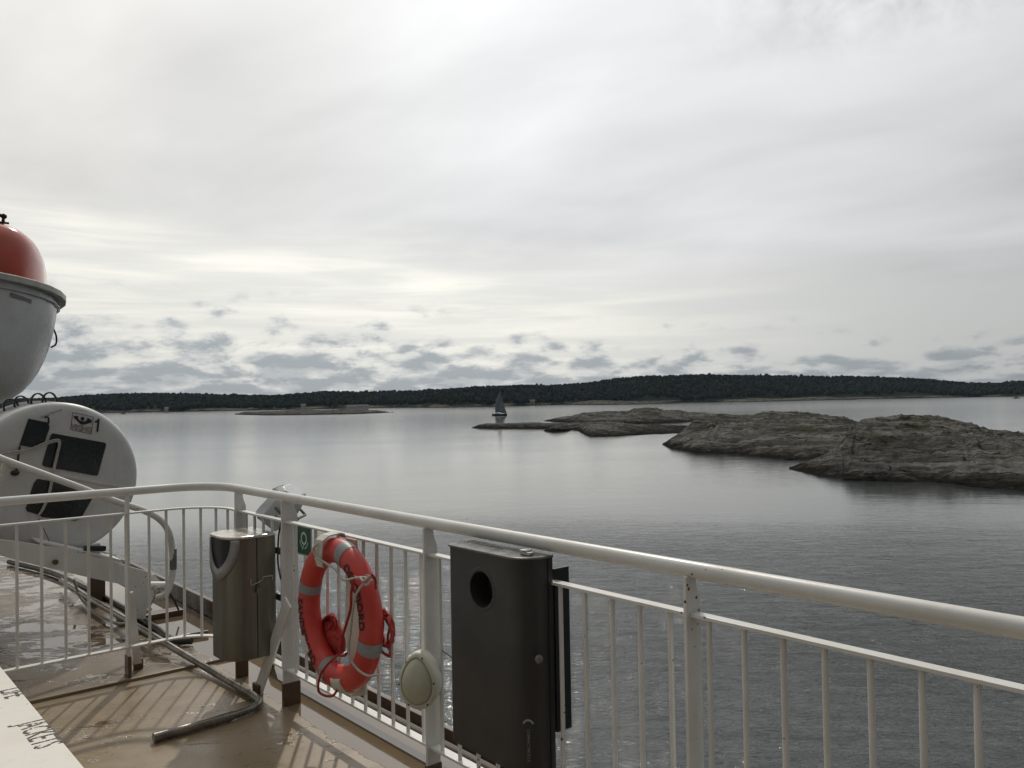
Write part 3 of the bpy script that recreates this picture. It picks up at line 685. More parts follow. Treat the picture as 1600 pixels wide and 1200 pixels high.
def post(s, wide=0.066, foot=True):
    p = rail_pt(s, 0); q = rail_pt(s + 0.01, 0); T = (q - p).normalized(); out = Vector((T.y, -T.x, 0))
    if out.dot(D2) < 0 and s < L1: out = -out
    if s > L1 + LA: out = D1.copy()
    w2 = wide
    k = -0.034 if s < L1 else -0.018
    prof = [(k, 0.0), (w2 + k, 0.0), (w2 + k, 1.00), (w2 + k - .016, 1.045), (0.012, 1.083), (k, 1.083)]
    m = MB(); z0 = HS if s > L1 + LA else 0.0
    m.prism([p + out * a + UP * (b if b > 0 else z0) - T * 0.006 for a, b in prof], T * 0.012)
    po = m.build('post', M_white, G, smooth=0, bevel=0.0015)
    f = MB(); f.box(p + out * (w2 / 2 + k) + UP * (z0 + .06), out, T, UP, w2 + .008, 0.020, 0.12)
    f.build('foot', M_foot, po, smooth=0, bevel=0.003)
    return po
for s in posts: post(s, 0.092 if abs(s - 2.675) < .01 else 0.066)
for s in lposts: post(s)
# mid and bottom flat rails, butted between posts
cuts = sorted(allp); segs = list(zip([-2.6] + cuts, cuts + [SEND]))
for nm, z, hs, hh in (('mid_rail', 0.972, 0.019, 0.005), ('bottom_rail', 0.19, 0.021, 0.005)):
    for a, b in segs:
        m = MB(); m.ribbon(path(a + 0.0065, b - 0.0065, z), hs, hh); m.build(nm, M_white, G, smooth=0, bevel=0.001)
bal = []
bal += [-0.055 - 0.1175 * k for k in range(0, 10)] + [-1.40 - 0.1175 * k for k in range(0, 9)]
bal += [0.081 + 0.1175 * k for k in range(0, 11)]
bal += [1.313 + 0.075 + 0.1175 * k for k in range(0, 11)]
bal += [2.64 + 0.08 + 0.1175 * k for k in range(0, 5)]
bal = [x + 0.024 for x in bal]
s0 = s_of_o(-0.394)
bal += [s0 - 0.1 * k for k in range(0, 7)]
bal += [s_of_o(-0.606 - 0.1185 * k) for k in range(0, 10)]
rb = random.Random(3)
for s in bal:
    p = rail_pt(s, 0); m = MB(); j = rb.uniform(-.003, .003)
    m.tube([p + UP * 0.195, p + UP * 0.967 + D1 * j], 0.0082, 10); m.build('baluster', M_white, G, smooth=60)
# braces of two posts
def bar(mb, a, b, side, w, th):
    d = (b - a).normalized(); s_ = (side - d * side.dot(d)).normalized(); n_ = d.cross(s_)
    mb.box((a + b) / 2, d, s_, n_, (b - a).length, w, th)
foot = onz(403, 1085, 0.0)
mb = MB(); bar(mb, W(2.615, -0.028, 0.56), foot + UP * 0.01, D1, 0.082, 0.012); bo = mb.build('brace', M_white, G, smooth=0, bevel=0.0015)
mb = MB(); mb.box(foot + UP * 0.03, D1, D2, UP, 0.085, 0.03, 0.06); mb.build('foot', M_foot, bo, smooth=0, bevel=0.004)
f2 = onz(216, 1045, HS)
mb = MB(); bar(mb, W(TC + .03, -0.50, 0.50), f2 + UP * .01, D2, 0.045, 0.012); bo = mb.build('brace', M_white, G, smooth=0, bevel=0.0015)
mb = MB(); mb.box(f2 + UP * .03, D2, D1, UP, 0.055, 0.02, 0.06); mb.build('foot', M_foot, bo, smooth=0, bevel=0.004)

# ------------------------------------------------------------------ dark wall bin on the rail (nearest)
def round_outline(t0, t1, o_front, o_back, r_near, r_far, n=10):
    """plan outline (t,o): near end t0, far end t1; front is o_front (inboard)"""
    pts = [(t0, o_back)]
    for i in range(n + 1):
        a = math.pi / 2 * i / n; pts.append((t0 + r_near - r_near * math.cos(a), o_front + r_near - r_near * math.sin(a)))
    for i in range(n + 1):
        a = math.pi / 2 * i / n; pts.append((t1 - r_far + r_far * math.sin(a), o_front + r_far - r_far * math.cos(a)))
    pts.append((t1, o_back)); return pts
T = thing('wall_bin', W(0.78, -0.02, 0.36), 'dark grey steel bin with a round hole hung on the guard rail', 'bin')
out = round_outline(0.60, 1.035, -0.135, -0.012, 0.095, 0.02, 12)
mb = MB(); mb.prism([W(t, o, 0.345) for t, o in out], UP * 0.715)
bo = mb.build('body', M_binblack, T, smooth=28)
hc = ono(752, 921, -0.135)
cut = MB(); cut.lathe([(0.064, 0), (0.060, 0.10)], hc - D2 * 0.02, D2, 40); boolean_cut(bo, cut)
mb = MB(); mb.lathe([(0.062, 0.018), (0.064, -0.001), (0.071, -0.003), (0.078, 0.0), (0.078, 0.003), (0.062, 0.018)], hc, D2, 40, cap0=False, cap1=False)
mb.build('hole_rim', M_binblack, bo, smooth=60)
inner = round_outline(0.594, 1.04, -0.141, -0.012, 0.10, 0.022, 12)
mb = MB(); mb.prism([W(t, o, 1.0605) for t, o in inner], UP * 0.008); lo = mb.build('lid', simple('bin_lid', (0.16, 0.16, 0.155), 0.30, metal=0.5, scale=5), T, smooth=0, bevel=0.002)
mb = MB(); mb.box(W(0.82, -0.055, 1.069), D1, D2, UP, 0.40, 0.002, 0.002); mb.build('seam', M_black, lo, smooth=0)
mb = MB(); c = W(0.66, -0.075, 1.075); mb.box(c, D1, D2, UP, 0.05, 0.022, 0.010); mb.box(c + UP * .008 + D1 * .006, D1, D2, UP, 0.03, 0.030, 0.006); mb.tube([c - D2 * .02 + UP * .010, c + D2 * .02 + UP * .010], 0.004, 8)
mb.build('latch', M_alu, lo, smooth=30, bevel=0.001)
# back shell edge, seam line and mounting plate
mb = MB(); mb.prism([W(0.597, -0.036, 0.343), W(0.597, -0.031, 0.343), W(0.603, -0.031, 0.343), W(0.603, -0.036, 0.343)], UP * 0.715); mb.build('seam', M_black, T, smooth=0)
mb = MB(); mb.box(W(0.620, 0.045, 0.735), D1, D2, UP, 0.012, 0.070, 0.56); mb.box(W(0.84, 0.05, 0.73), D1, D2, UP, 0.40, 0.012, 0.10)
mb.build('mounting_plate', M_black, T, smooth=0, bevel=0.002)
lk = W(0.597, -0.062, 0.66)
lk = ono(842, 1030, -0.10)
mb = MB(); nrm = (-D1 * .55 - D2 * .83).normalized(); mb.lathe([(0.013, 0.0), (0.013, 0.008), (0.009, 0.010), (0.009, 0.014), (0.004, 0.015)], lk - nrm * .006, nrm, 24)
mb.box(lk + nrm * .012, nrm, UP, nrm.cross(UP), .006, .022, .005)
mb.build('lock', M_grey, T, smooth=30, bevel=0.0005)
# maker's mark: pale crescent above a small line of upright lettering, wrapped to the curved corner
BINC = Vector((0.82, -0.05))
def on_bin(u, z, lift=0.0012):
    """u = metres along the bin outline measured from the near-back corner"""
    pts = [Vector((t, o)) for t, o in out]; L = 0
    for a, b in zip(pts, pts[1:]):
        l = (b - a).length
        if u <= L + l:
            q = a + (b - a) * ((u - L) / l); d = (b - a).normalized(); n = Vector((-d.y, d.x))
            if n.dot(q - BINC) < 0: n = -n
            return W(q.x + n.x * lift, q.y + n.y * lift, z)
        L += l
    return W(pts[-1].x, pts[-1].y, z)
mk = MB(); uc = 0.105; zc = 0.515; inn = []; ou = []
for i in range(13):
    a = R(20 + 140 * i / 12); ou.append((uc - 0.020 * math.cos(a), zc - 0.008 + 0.022 * math.sin(a))); inn.append((uc - 0.015 * math.cos(a), zc - 0.010 + 0.017 * math.sin(a)))
mk.add([on_bin(*q) for q in ou + inn], [(i, i + 1, 13 + i + 1, 13 + i) for i in range(12)])
mk.build('logo', simple('logo_grey', (0.30, 0.30, 0.29), 0.5), T, smooth=0, recalc=False)
mk = MB(); vs, fs = text_geo('COMPACTMODUL', 0.0135, 0.0002)
mk.add([on_bin(uc - v.y, 0.440 - v.x) for v in vs], fs); mk.build('lettering', simple('letter_grey', (0.20, 0.20, 0.19), 0.5), T, smooth=0, recalc=False)
mb = MB(); mb.tube(smooth_path([W(1.03, -0.005, 0.56), W(1.10, -.02, .55), W(1.20, 0.01, 0.57), W(1.29, 0.0, 0.60)]), 0.003, 6)
tag(mb.build('cable', M_black, smooth=60), 'thin black cord tying the dark bin to the rail post', 'cord')

# ------------------------------------------------------------------ stainless bin in the corner
T = thing('litter_bin', W(2.95, -0.14, 0.245), 'brushed steel litter bin with a hooded dark mouth in the rail corner', 'bin')
out1 = round_outline(2.80, 3.10, -0.275, -0.012, 0.11, 0.10, 12)
mb = MB(); mb.prism([W(t, o, 0.245) for t, o in out1], UP * 0.64); bb = mb.build('body', M_steel, T, smooth=28)
out_save = out; out = out1; BINC = Vector((2.95, -0.10))
U0m, zt = 0.335, 0.885                      # mouth: half ellipse hanging from the lid, centred on the rounded front
Lper = sum((Vector(b) - Vector(a)).length for a, b in zip(out1, out1[1:]))
def half_ring(r_in, r_out, rz_in, rz_out, lift, n=28):
    vs = []; fs = []
    for i in range(n + 1):
        a = math.pi * i / n
        for (ru, rz) in ((r_in, rz_in), (r_out, rz_out)): vs.append(on_bin(U0m + ru * math.cos(a), zt - 0.002 - rz * math.sin(a), lift))
    for i in range(n): fs.append((2 * i, 2 * i + 1, 2 * i + 3, 2 * i + 2))
    return vs, fs
def half_disc(ru, rz, lift, n=28, m=8):
    vs = []; fs = []
    for j in range(m + 1):
        for i in range(n + 1):
            a = math.pi * i / n; k_ = j / m; vs.append(on_bin(U0m + ru * k_ * math.cos(a), zt - 0.002 - rz * k_ * math.sin(a), lift))
    for j in range(m):
        for i in range(n): a = j * (n + 1) + i; fs.append((a, a + 1, a + n + 2, a + n + 1))
    return vs, fs
mo = MB(); mo.add(*half_disc(0.095, 0.155, 0.002)); mo.build('mouth', M_black, T, smooth=60)  # flat black sheet on the shell, painted in for the shade inside the opening
co_ = MB(); co_.add(*half_ring(0.095, 0.140, 0.155, 0.215, 0.003)); cb = co_.build('collar', simple('collar_grey', (0.30, 0.30, 0.29), 0.35, metal=0.4), T, smooth=60)
sm = cb.modifiers.new('thick', 'SOLIDIFY'); sm.thickness = 0.012; sm.offset = 1
out = out_save
lid1 = round_outline(2.792, 3.108, -0.283, -0.008, 0.115, 0.105, 12)
mb = MB(); mb.prism([W(t, o, 0.886) for t, o in lid1], UP * 0.014); mb.build('lid', simple('lid_steel', (0.62, 0.60, 0.54), 0.22, metal=0.6, scale=6), T, smooth=0, bevel=0.004)
mb = MB(); mb.prism([W(2.797, -0.118, 0.246), W(2.797, -0.1145, 0.246), W(2.802, -0.1145, 0.246), W(2.802, -0.118, 0.246)], UP * 0.637); mb.build('seam', M_black, T, smooth=0)
def wire(pts, r, nm, mt, par): m = MB(); m.tube(pts, r, 8); return m.build(nm, mt, par, smooth=60)
zL = 0.655
wire([W(2.795, -0.155, zL + .018), W(2.788, -0.155, zL - .018), W(2.786, -0.118, zL - .006), W(2.788, -0.09, zL + .006), W(2.788, -0.09, zL + .02), W(2.788, -0.035, zL + .018), W(2.788, -0.035, zL - .004)], 0.0022, 'latch', M_alu, T)
mb = MB(); mb.box(W(2.786, -0.113, zL - .05), D2, UP, D1, 0.024, 0.028, 0.008); mb.tube([W(2.786, -0.113 + .009 * math.cos(a), zL - .036 + .016 * math.sin(a)) for a in [math.pi * i / 8 for i in range(9)]], 0.002, 6); mb.build('padlock', M_grey, T, smooth=30)
for z in (0.30, 0.55, 0.80):
    mb = MB(); mb.box(W(2.80, 0.006, z), D1, D2, UP, 0.05, 0.016, 0.035); mb.build('bracket', M_black, T, smooth=0, bevel=0.002)
# loose black cable hanging beside it
mb = MB(); mb.tube(smooth_path([W(2.72, -0.012, 0.97), W(2.715, -0.03, 0.90), W(2.73, -0.028, 0.82), W(2.75, -0.02, 0.74), W(2.72, -0.018, 0.66)]), 0.005, 8)
tag(mb.build('cable', M_black, smooth=60), 'black lamp cable hanging between steel bin and wide rail post', 'cable')

# ------------------------------------------------------------------ floodlight on the rail
T = thing('floodlight', W(2.95, 0.12, 0.96), 'pale grey floodlight head tilted out over the corner of the rail', 'floodlight')
c0 = (ono(443, 787, 0.17)); 
ax = (-D2 * 0.75 + D1 * 0.66).normalized(); fw = (ax * 0.62 - UP * 0.78).normalized(); sd = ax.cross(UP).normalized(); upn = sd.cross(fw).normalized()
if upn.z < 0: upn = -upn
mb = MB()
def fl(a, b, c): return c0 + sd * a + fw * b + upn * c
secs = [(-0.10, 0.115, 0.050), (-0.07, 0.135, 0.072), (0.07, 0.155, 0.085), (0.11, 0.16, 0.085)]
for (b_, hw, hh) in secs:
    for (sx, sz) in ((-1, -1), (1, -1), (1, 0.35), (0.62, 1), (-0.62, 1), (-1, 0.35)): mb.v.append(fl(sx * hw, b_, sz * hh))
for i in range(3):
    for j in range(6): a = i * 6 + j; b = i * 6 + (j + 1) % 6; mb.f.append((a, b, b + 6, a + 6))
mb.f.append((5, 4, 3, 2, 1, 0)); mb.f.append(tuple(18 + j for j in range(6)))
mb.build('housing', M_lamp, T, smooth=0, bevel=0.006)
mb = MB(); mb.prism([fl(-0.14, 0.111, -0.07), fl(0.14, 0.111, -0.07), fl(0.14, 0.111, 0.05), fl(-0.14, 0.111, 0.05)], fw * 0.006); mb.build('glass', M_glassdark, T, smooth=0)
mb = MB()
for i in range(5): mb.box(fl(-0.08 + i * .04, -0.03, 0.082), sd, fw, upn, 0.012, 0.07, 0.012)
mb.build('fins', M_lamp, T, smooth=0, bevel=0.002)
mb = MB(); mb.tube([fl(-0.165, 0.0, 0.0), fl(-0.17, 0.02, -0.12), fl(0.17, 0.02, -0.12), fl(0.165, 0, 0)], 0.008, 8); mb.tube([fl(0, 0.02, -0.12), W(2.85, 0.02, 0.975)], 0.012, 8)
mb.build('bracket', M_grey, T, smooth=40)
mb = MB(); mb.box(fl(0.15, 0.04, 0.05), sd, fw, upn, 0.03, 0.07, 0.03); mb.ball(fl(.165, .09, .05), .014); mb.build('clasp', M_black, T, smooth=30, bevel=0.004)

# ------------------------------------------------------------------ green lifebuoy sign
EXV = -D1; N_ = -D2                         # seen from inboard: right, towards viewer
sc_ = ono(476, 845, -0.030)
T = thing('safety_sign', sc_, 'small green square sign with white lifebuoy symbol beside the orange ring', 'sign')
mb = MB(); mb.box(sc_, EXV, UP, N_, 0.155, 0.150, 0.004); mb.build('plate', simple('sign_border', (0.42, 0.48, 0.44), 0.5), T, smooth=0)
mb = MB(); mb.box(sc_ + N_ * .003, EXV, UP, N_, 0.141, 0.136, 0.002); mb.build('panel', M_green, T, smooth=0)
def arc(mb, c, r0, r1, a0, a1, ex, ey, n=24):
    k_ = len(mb.v)
    for i in range(n + 1):
        a = a0 + (a1 - a0) * i / n
        for r in (r0, r1): mb.v.append(c + ex * (r * math.cos(a)) + ey * (r * math.sin(a)))
    for i in range(n): mb.f.append((k_ + 2 * i, k_ + 2 * i + 1, k_ + 2 * i + 3, k_ + 2 * i + 2))
mb = MB(); c = sc_ + N_ * 0.0046 + UP * .012
arc(mb, c, 0.022, 0.033, 0, math.tau, EXV, UP, 36)
arc(mb, c - UP * .006, 0.041, 0.047, math.pi * 1.05, math.pi * 1.45, EXV, UP); arc(mb, c - UP * .006, 0.041, 0.047, math.pi * 1.55, math.pi * 1.95, EXV, UP)
b0 = c - UP * .032; mb.add([b0 - EXV * .022 - UP * .026, b0 - EXV * .016 - UP * .028, b0 + EXV * .004, b0 - EXV * .002], [(0, 1, 2, 3)])
mb.build('symbol', M_signwhite, T, smooth=0, recalc=False)
mb = MB(); mb.box(sc_ - N_ * .010, EXV, UP, N_, .02, .10, .014); mb.build('clamp', M_grey, T, smooth=0)

# ------------------------------------------------------------------ lifebuoy, holder, line bag, ropes
BC = ono(529, 959, -0.105); RM, RT = 0.287, 0.057
T = thing('lifebuoy', BC - UP * .35, 'orange lifebuoy with four grey bands hung on the guard rail', 'lifebuoy')
def bp_(th, ph, lift=0.0, RTt=RT):
    """th clockwise from top, ph from the front towards the outside"""
    rad = EXV * math.sin(th) + UP * math.cos(th)
    return BC + rad * (RM + (RTt + lift) * math.sin(ph)) + N_ * ((RTt * 0.88 + lift) * math.cos(ph))
def torus_part(t0, t1, lift, n, m=24, closed=False):
    b = MB()
    for i in range(n + (0 if closed else 1)):
        th = t0 + (t1 - t0) * i / n
        for j in range(m): b.v.append(bp_(th, math.tau * j / m, lift))
    N2 = n
    for i in range(N2):
        for j in range(m):
            a = i * m + j; c = i * m + (j + 1) % m; d = (i + 1) % n * m if closed else (i + 1) * m
            b.f.append((a, c, d + (j + 1) % m, d + j))
    return b
torus_part(0, math.tau, 0, 96, closed=True).build('ring', M_buoy, T, smooth=60)
for a in (17, 107, 197, 287):
    torus_part(R(a - 5.2), R(a + 5.2), 0.0018, 6).build('reflective_band', M_tape, T, smooth=60)
def ring_text(txt, th0, outward, nm):
    vs, fs = text_geo(txt, 0.060, 0.0016, res=2); b = MB()
    me = bpy.data.meshes.new('t'); me.from_pydata(vs, [], fs); bm = bmesh.new(); bm.from_mesh(me)
    bmesh.ops.subdivide_edges(bm, edges=[e for e in bm.edges if e.calc_length() > 0.012], cuts=2); bm.to_mesh(me); bm.free()
    q = [v.co.copy() for v in me.vertices]; ff = [tuple(p.vertices) for p in me.polygons]; bpy.data.meshes.remove(me)
    if outward: P_ = [bp_(th0 + v.x * .92 / RM, v.y * 1.0 / RT, 0.0025) for v in q]
    else: P_ = [bp_(th0 - v.x * .92 / RM, -v.y * 1.0 / RT, 0.0025) for v in q]
    b.add(P_, ff); b.build(nm, M_ink, T, smooth=60, recalc=False)
ring_text('OSLOFJORD', R(62), True, 'lettering'); ring_text('SANDEFJORD', R(243), False, 'lettering')
# grab line, loosely looped round the ring
def loopline(pts, r, mt, nm, par):
    m = MB(); m.tube(smooth_path(pts, 8), r, 8); return m.build(nm, mt, par, smooth=60)
def bo_(px, py, o): return ono(px, py, o)
gl = [bo_(497, 850, -.185), bo_(490, 857, -.19), bo_(495, 870, -.19), bo_(512, 882, -.185), bo_(524, 890, -.18), bo_(536, 906, -.18), bo_(556, 903, -.185), bo_(572, 903, -.185), bo_(567, 913, -.19), bo_(556, 930, -.185), bo_(551, 955, -.18),
      bo_(548, 985, -.18), bo_(545, 1010, -.18), bo_(548, 1030, -.18), bo_(559, 1046, -.18), bo_(575, 1056, -.18), bo_(590, 1054, -.16)]
loopline(gl, 0.0052, M_rope, 'grab_line', T)
loopline([bo_(578, 900, -.175), bo_(568, 908, -.20), bo_(563, 902, -.195), bo_(572, 914, -.195), bo_(581, 906, -.18)], 0.0052, M_rope, 'knot', T)
loopline([bo_(572, 899, -.17), bo_(583, 903, -.13), bo_(588, 916, -.11)], 0.0052, M_rope, 'grab_line', T)
# holder
H = thing('lifebuoy_holder', BC + D2 * .08, 'cream plastic holder carrying the lifebuoy on the rail bars', 'holder')
mb = MB(); cx = BC + D2 * 0.074
mb.prism([cx + EXV * a + UP * b for a, b in ((-.06, .33), (.03, .33), (.075, -.02), (.10, -.36), (-.02, -.40), (-.075, -.10))], D2 * 0.012)
mb.build('back_plate', M_holder, H, smooth=0, bevel=0.003)
tp = []
hx = BC + EXV * (-0.048)
for (dn, z) in ((-.050, .335), (-.045, .352), (-.02, .358), (.035, .352), (.062, .332), (.070, .25), (.060, .215)): tp.append((dn, z))
mb = MB()
for i, (dn, z) in enumerate(tp):
    w_ = 0.034 if i < 5 else 0.030
    for e in (-1, 1):
        for k_ in (0, 1): mb.v.append(hx + EXV * (e * w_) + N_ * (dn + (0.006 * k_ if i > 3 else 0)) + UP * (z + (0.006 * k_ if i <= 4 else 0)))
for i in range(len(tp) - 1):
    a = i * 4; mb.f += [(a, a + 2, a + 6, a + 4), (a + 1, a + 5, a + 7, a + 3), (a, a + 4, a + 5, a + 1), (a + 2, a + 3, a + 7, a + 6)]
mb.f += [(0, 1, 3, 2), (len(tp) * 4 - 4, len(tp) * 4 - 2, len(tp) * 4 - 1, len(tp) * 4 - 3)]
mb.build('top_hook', M_holder, H, smooth=0, bevel=0.002)
for th, nm in ((R(168), 'lower_cup'), (R(232), 'lower_cup')):
    b = MB(); n, m_n = 8, 14
    for i in range(n + 1):
        tt_ = th + R(-8.5 + 17 * i / n)
        for j in range(m_n + 1):
            ph = R(-10) + (R(190)) * j / m_n if True else 0
            b.v.append(bp_(tt_, ph, 0.006))
    for i in range(n):
        for j in range(m_n): a = i * (m_n + 1) + j; b.f.append((a, a + 1, a + m_n + 2, a + m_n + 1))
    o_ = b.build(nm, M_holder, H, smooth=60, recalc=False); sm = o_.modifiers.new('t', 'SOLIDIFY'); sm.thickness = 0.007; sm.offset = 1
# red throw line: bag behind the ring and coils hanging beside it
K = thing('throw_line', BC - UP * .1 - D2 * .02, 'red throwing line coiled in loops around and behind the lifebuoy', 'rope')
mb = MB(); bc = bo_(513, 995, -0.035); mb.ball(bc, (0.135, 0.035, 0.085), (EXV, D2, UP), 24, 16)
for v in mb.v:
    d_ = v - bc; v += d_ * 0.25 * noise.fractal(v * 9, 1, 2, 3)
mb.build('line_bag', M_redbag, K, smooth=60)
rr = random.Random(5); cmb = MB()
for i in range(9):
    c = bo_(601 + rr.uniform(-3, 3), 990 + rr.uniform(-8, 8), -0.045 + 0.012 * (i % 4)); a_, b_ = rr.uniform(.042, .058), rr.uniform(.060, .085); ph = rr.uniform(-.35, .35)
    pts = [c + EXV * (a_ * math.cos(q) * math.cos(ph) - b_ * math.sin(q) * math.sin(ph)) + UP * (a_ * math.cos(q) * math.sin(ph) + b_ * math.sin(q) * math.cos(ph)) + D2 * .01 * math.sin(3 * q + i) for q in [math.tau * k_ / 22 for k_ in range(23)]]
    cmb.tube(pts, 0.0058, 7)
cmb.build('coil', M_redrope, K, smooth=60); cmb = MB()
for i in range(6):
    c = bo_(517 + rr.uniform(-8, 6), 977 + rr.uniform(-4, 6), -0.06 + .008 * i); a_, b_ = rr.uniform(.05, .09), rr.uniform(.030, .05); ph = rr.uniform(.2, .9)
    pts = [c + EXV * (a_ * math.cos(q) * math.cos(ph) - b_ * math.sin(q) * math.sin(ph)) + UP * (a_ * math.cos(q) * math.sin(ph) + b_ * math.sin(q) * math.cos(ph)) for q in [math.tau * k_ / 20 for k_ in range(21)]]
    cmb.tube(pts, 0.0058, 7)
cmb.build('coil', M_redrope, K, smooth=60)
loopline([bo_(555, 900, -.18), bo_(549, 925, -.185), bo_(548, 950, -.18), bo_(541, 975, -.17), bo_(534, 1000, -.17), bo_(531, 1022, -.175), bo_(538, 1024, -.18), bo_(543, 1020, -.18)], 0.0062, M_redrope, 'line', K)
loopline([bo_(580, 897, -.16), bo_(586, 905, -.14), bo_(587, 920, -.12)], 0.0055, M_redrope, 'line', K)
loopline([bo_(530, 1022, -.18), bo_(515, 1035, -.185), bo_(503, 1050, -.18), bo_(498, 1065, -.17), bo_(498, 1080, -.16), bo_(508, 1087, -.15), bo_(520, 1087, -.15), bo_(527, 1078, -.15)], 0.0058, M_redrope, 'line', K)

# ------------------------------------------------------------------ cream oval lamp by the post
LC = ono(655, 1062, -0.085)
T = thing('bulkhead_lamp', LC, 'cream oval lamp with raised rim and a pointed top beside the middle post', 'lamp')
nL = (N_ * 0.86 - EXV * 0.0 - D1 * 0.5).normalized(); eL = UP.cross(nL).normalized()
def pear(s, d, n=40):
    pts = []
    for i in range(n):
        a = math.tau * i / n; x = 0.083 * math.sin(a); y = 0.115 * math.cos(a); x *= 1 - 0.16 * (y / 0.115) - 0.10 * (y / .115) ** 2
        pts.append(LC + eL * x * s + UP * y * s + nL * d)
    return pts
def loft(mb, rings, cap=True):
    k_ = len(mb.v); n = len(rings[0])
    for r in rings: mb.v += r
    for i in range(len(rings) - 1):
        for j in range(n): a = k_ + i * n + j; b = k_ + i * n + (j + 1) % n; mb.f.append((a, b, b + n, a + n))
    if cap: mb.f.append(tuple(k_ + j for j in range(n))[::-1]); mb.f.append(tuple(k_ + (len(rings) - 1) * n + j for j in range(n)))
mb = MB(); loft(mb, [pear(.80, -.06), pear(.95, -.045), pear(1.0, -.01), pear(1.0, .008), pear(.97, .020), pear(.90, .026), pear(.84, .026), pear(.80, .018)]); mb.build('housing', M_cream, T, smooth=50)
mb = MB(); loft(mb, [pear(.80, .018), pear(.74, .030), pear(.60, .042), pear(.38, .050), pear(.15, .053)]); mb.build('cover', simple('cover_cream', (0.47, 0.47, 0.36), 0.35, var=.1), T, smooth=50)
mb = MB()
for a in (0.6, 1.7, 2.6, 3.7, 4.6, 5.6): 
    i = int(a / math.tau * 40); p = pear(.92, .027)[i]; mb.ball(p, .0038)
mb.build('screws', M_black, T, smooth=60)
mb = MB(); mb.box(LC - nL * .07 + D1 * -.02, D1, D2, UP, .09, .03, .05); mb.build('bracket', M_grey, T, smooth=0)

# ------------------------------------------------------------------ white box with stencilled lid (front left)
T = thing('deck_box', onz(60, 1150, 0.0), 'white life jacket box with black stencilled lid in the near left corner', 'box')
A = onz(133, 1200, 0.45); B = onz(0, 1040, 0.45); dd = (B - A).normalized(); inb = Vector((dd.y, -dd.x, 0)); inb = inb if inb.dot(D2) < 0 else -inb
A0 = A - dd * 1.2; B0 = B + dd * 0.05
mb = MB(); mb.prism([A0 + inb * .02 - UP * .05, B0 + inb * .02 - UP * .05, B0 + inb * .9 - UP * .05, A0 + inb * .9 - UP * .05], -UP * 0.40); mb.build('body', M_white_clean, T, smooth=0, bevel=0.004)
mb = MB(); mb.prism([A0, B0 + dd * .02, B0 + dd * .02 + inb * .93, A0 + inb * .93], -UP * 0.048); lid = mb.build('lid', M_lid, T, smooth=0, bevel=0.006)
mb = MB()
def stencil(txt, px, py, size, sx):
    c = onz(px, py, 0.4512); vs, fs = text_geo(txt, size, 0.0006)
    vs2 = [c + (-dd) * (v.x * sx) + (-inb) * v.y for v in vs]; mb.add(vs2, fs)
stencil('LIFE', 21, 1082, 0.13, 0.60); stencil('JACKETS', 60, 1146, 0.13, 0.60)
m_st, gs, bs = mat('stencil_ink'); bs.inputs['Base Color'].default_value = (0.025, 0.022, 0.02, 1); bs.inputs['Roughness'].default_value = .6
cc = geo_pos(gs); gs.put(bs.inputs['Alpha'], gs.ramp(gs.noise(cc, 95.0, 3, .6), 0.40, 0.46))
mb.build('stencil', m_st, lid, smooth=0, recalc=False)

# ------------------------------------------------------------------ pipes and hoses lying on the deck
def deckpath(pts, zz, n=8): return smooth_path([onz(x, y, z) for (x, y), z in zip(pts, zz)], n)
mb = MB(); pth = [(398, 1097), (340, 1062), (300, 1037), (245, 1003), (200, 975), (150, 945), (110, 922), (80, 905)]
q = deckpath([(240, 1153), (262, 1147), (330, 1128), (375, 1114), (397, 1105), (405, 1098), (400, 1090), (385, 1080)], [.025] * 8, 8) + deckpath([(340, 1054), (300, 1030), (245, 997), (200, 970), (150, 941), (95, 907)], [.03, .05, .10, .10, .10, .10], 6)
mb.tube(q, [0.0235 if i < 22 else 0.020 for i in range(len(q))], 14); po = mb.build('deck_pipe', M_pipe, smooth=50)
tag(po, 'long bent metal pipe lying across the tan deck', 'pipe')
mb = MB(); mb.tube(deckpath([(300, 1001), (270, 1000), (240, 980), (205, 957), (160, 932), (120, 912), (75, 893), (14, 878)], [HS + .03] * 8), 0.024, 12)
tag(mb.build('hose', simple('hose_dark', (.035, .028, .022), .35), smooth=60), 'dark hose lying under the raft canister beside the bent pipe', 'hose')
mb = MB(); mb.tube(deckpath([(325, 988), (300, 992), (262, 998), (225, 985), (180, 955), (135, 930), (100, 905)], [HS + .02] * 7), 0.017, 12)
tag(mb.build('hose', simple('hose_brown', (.10, .075, .055), .3), smooth=60), 'thinner brown hose curving to the outer deck edge near the steel bin', 'hose')
mb = MB(); mb.tube(deckpath([(236, 952), (215, 965), (190, 975), (165, 967), (140, 950), (125, 932), (115, 905)], [HS + .12, HS + .03, HS + .02, HS + .03, HS + .03, HS + .05, HS + .2]), 0.010, 8)
tag(mb.build('rope', M_rope, smooth=60), 'grey rope lying in a slack curve on the wet deck below the cradle', 'rope')

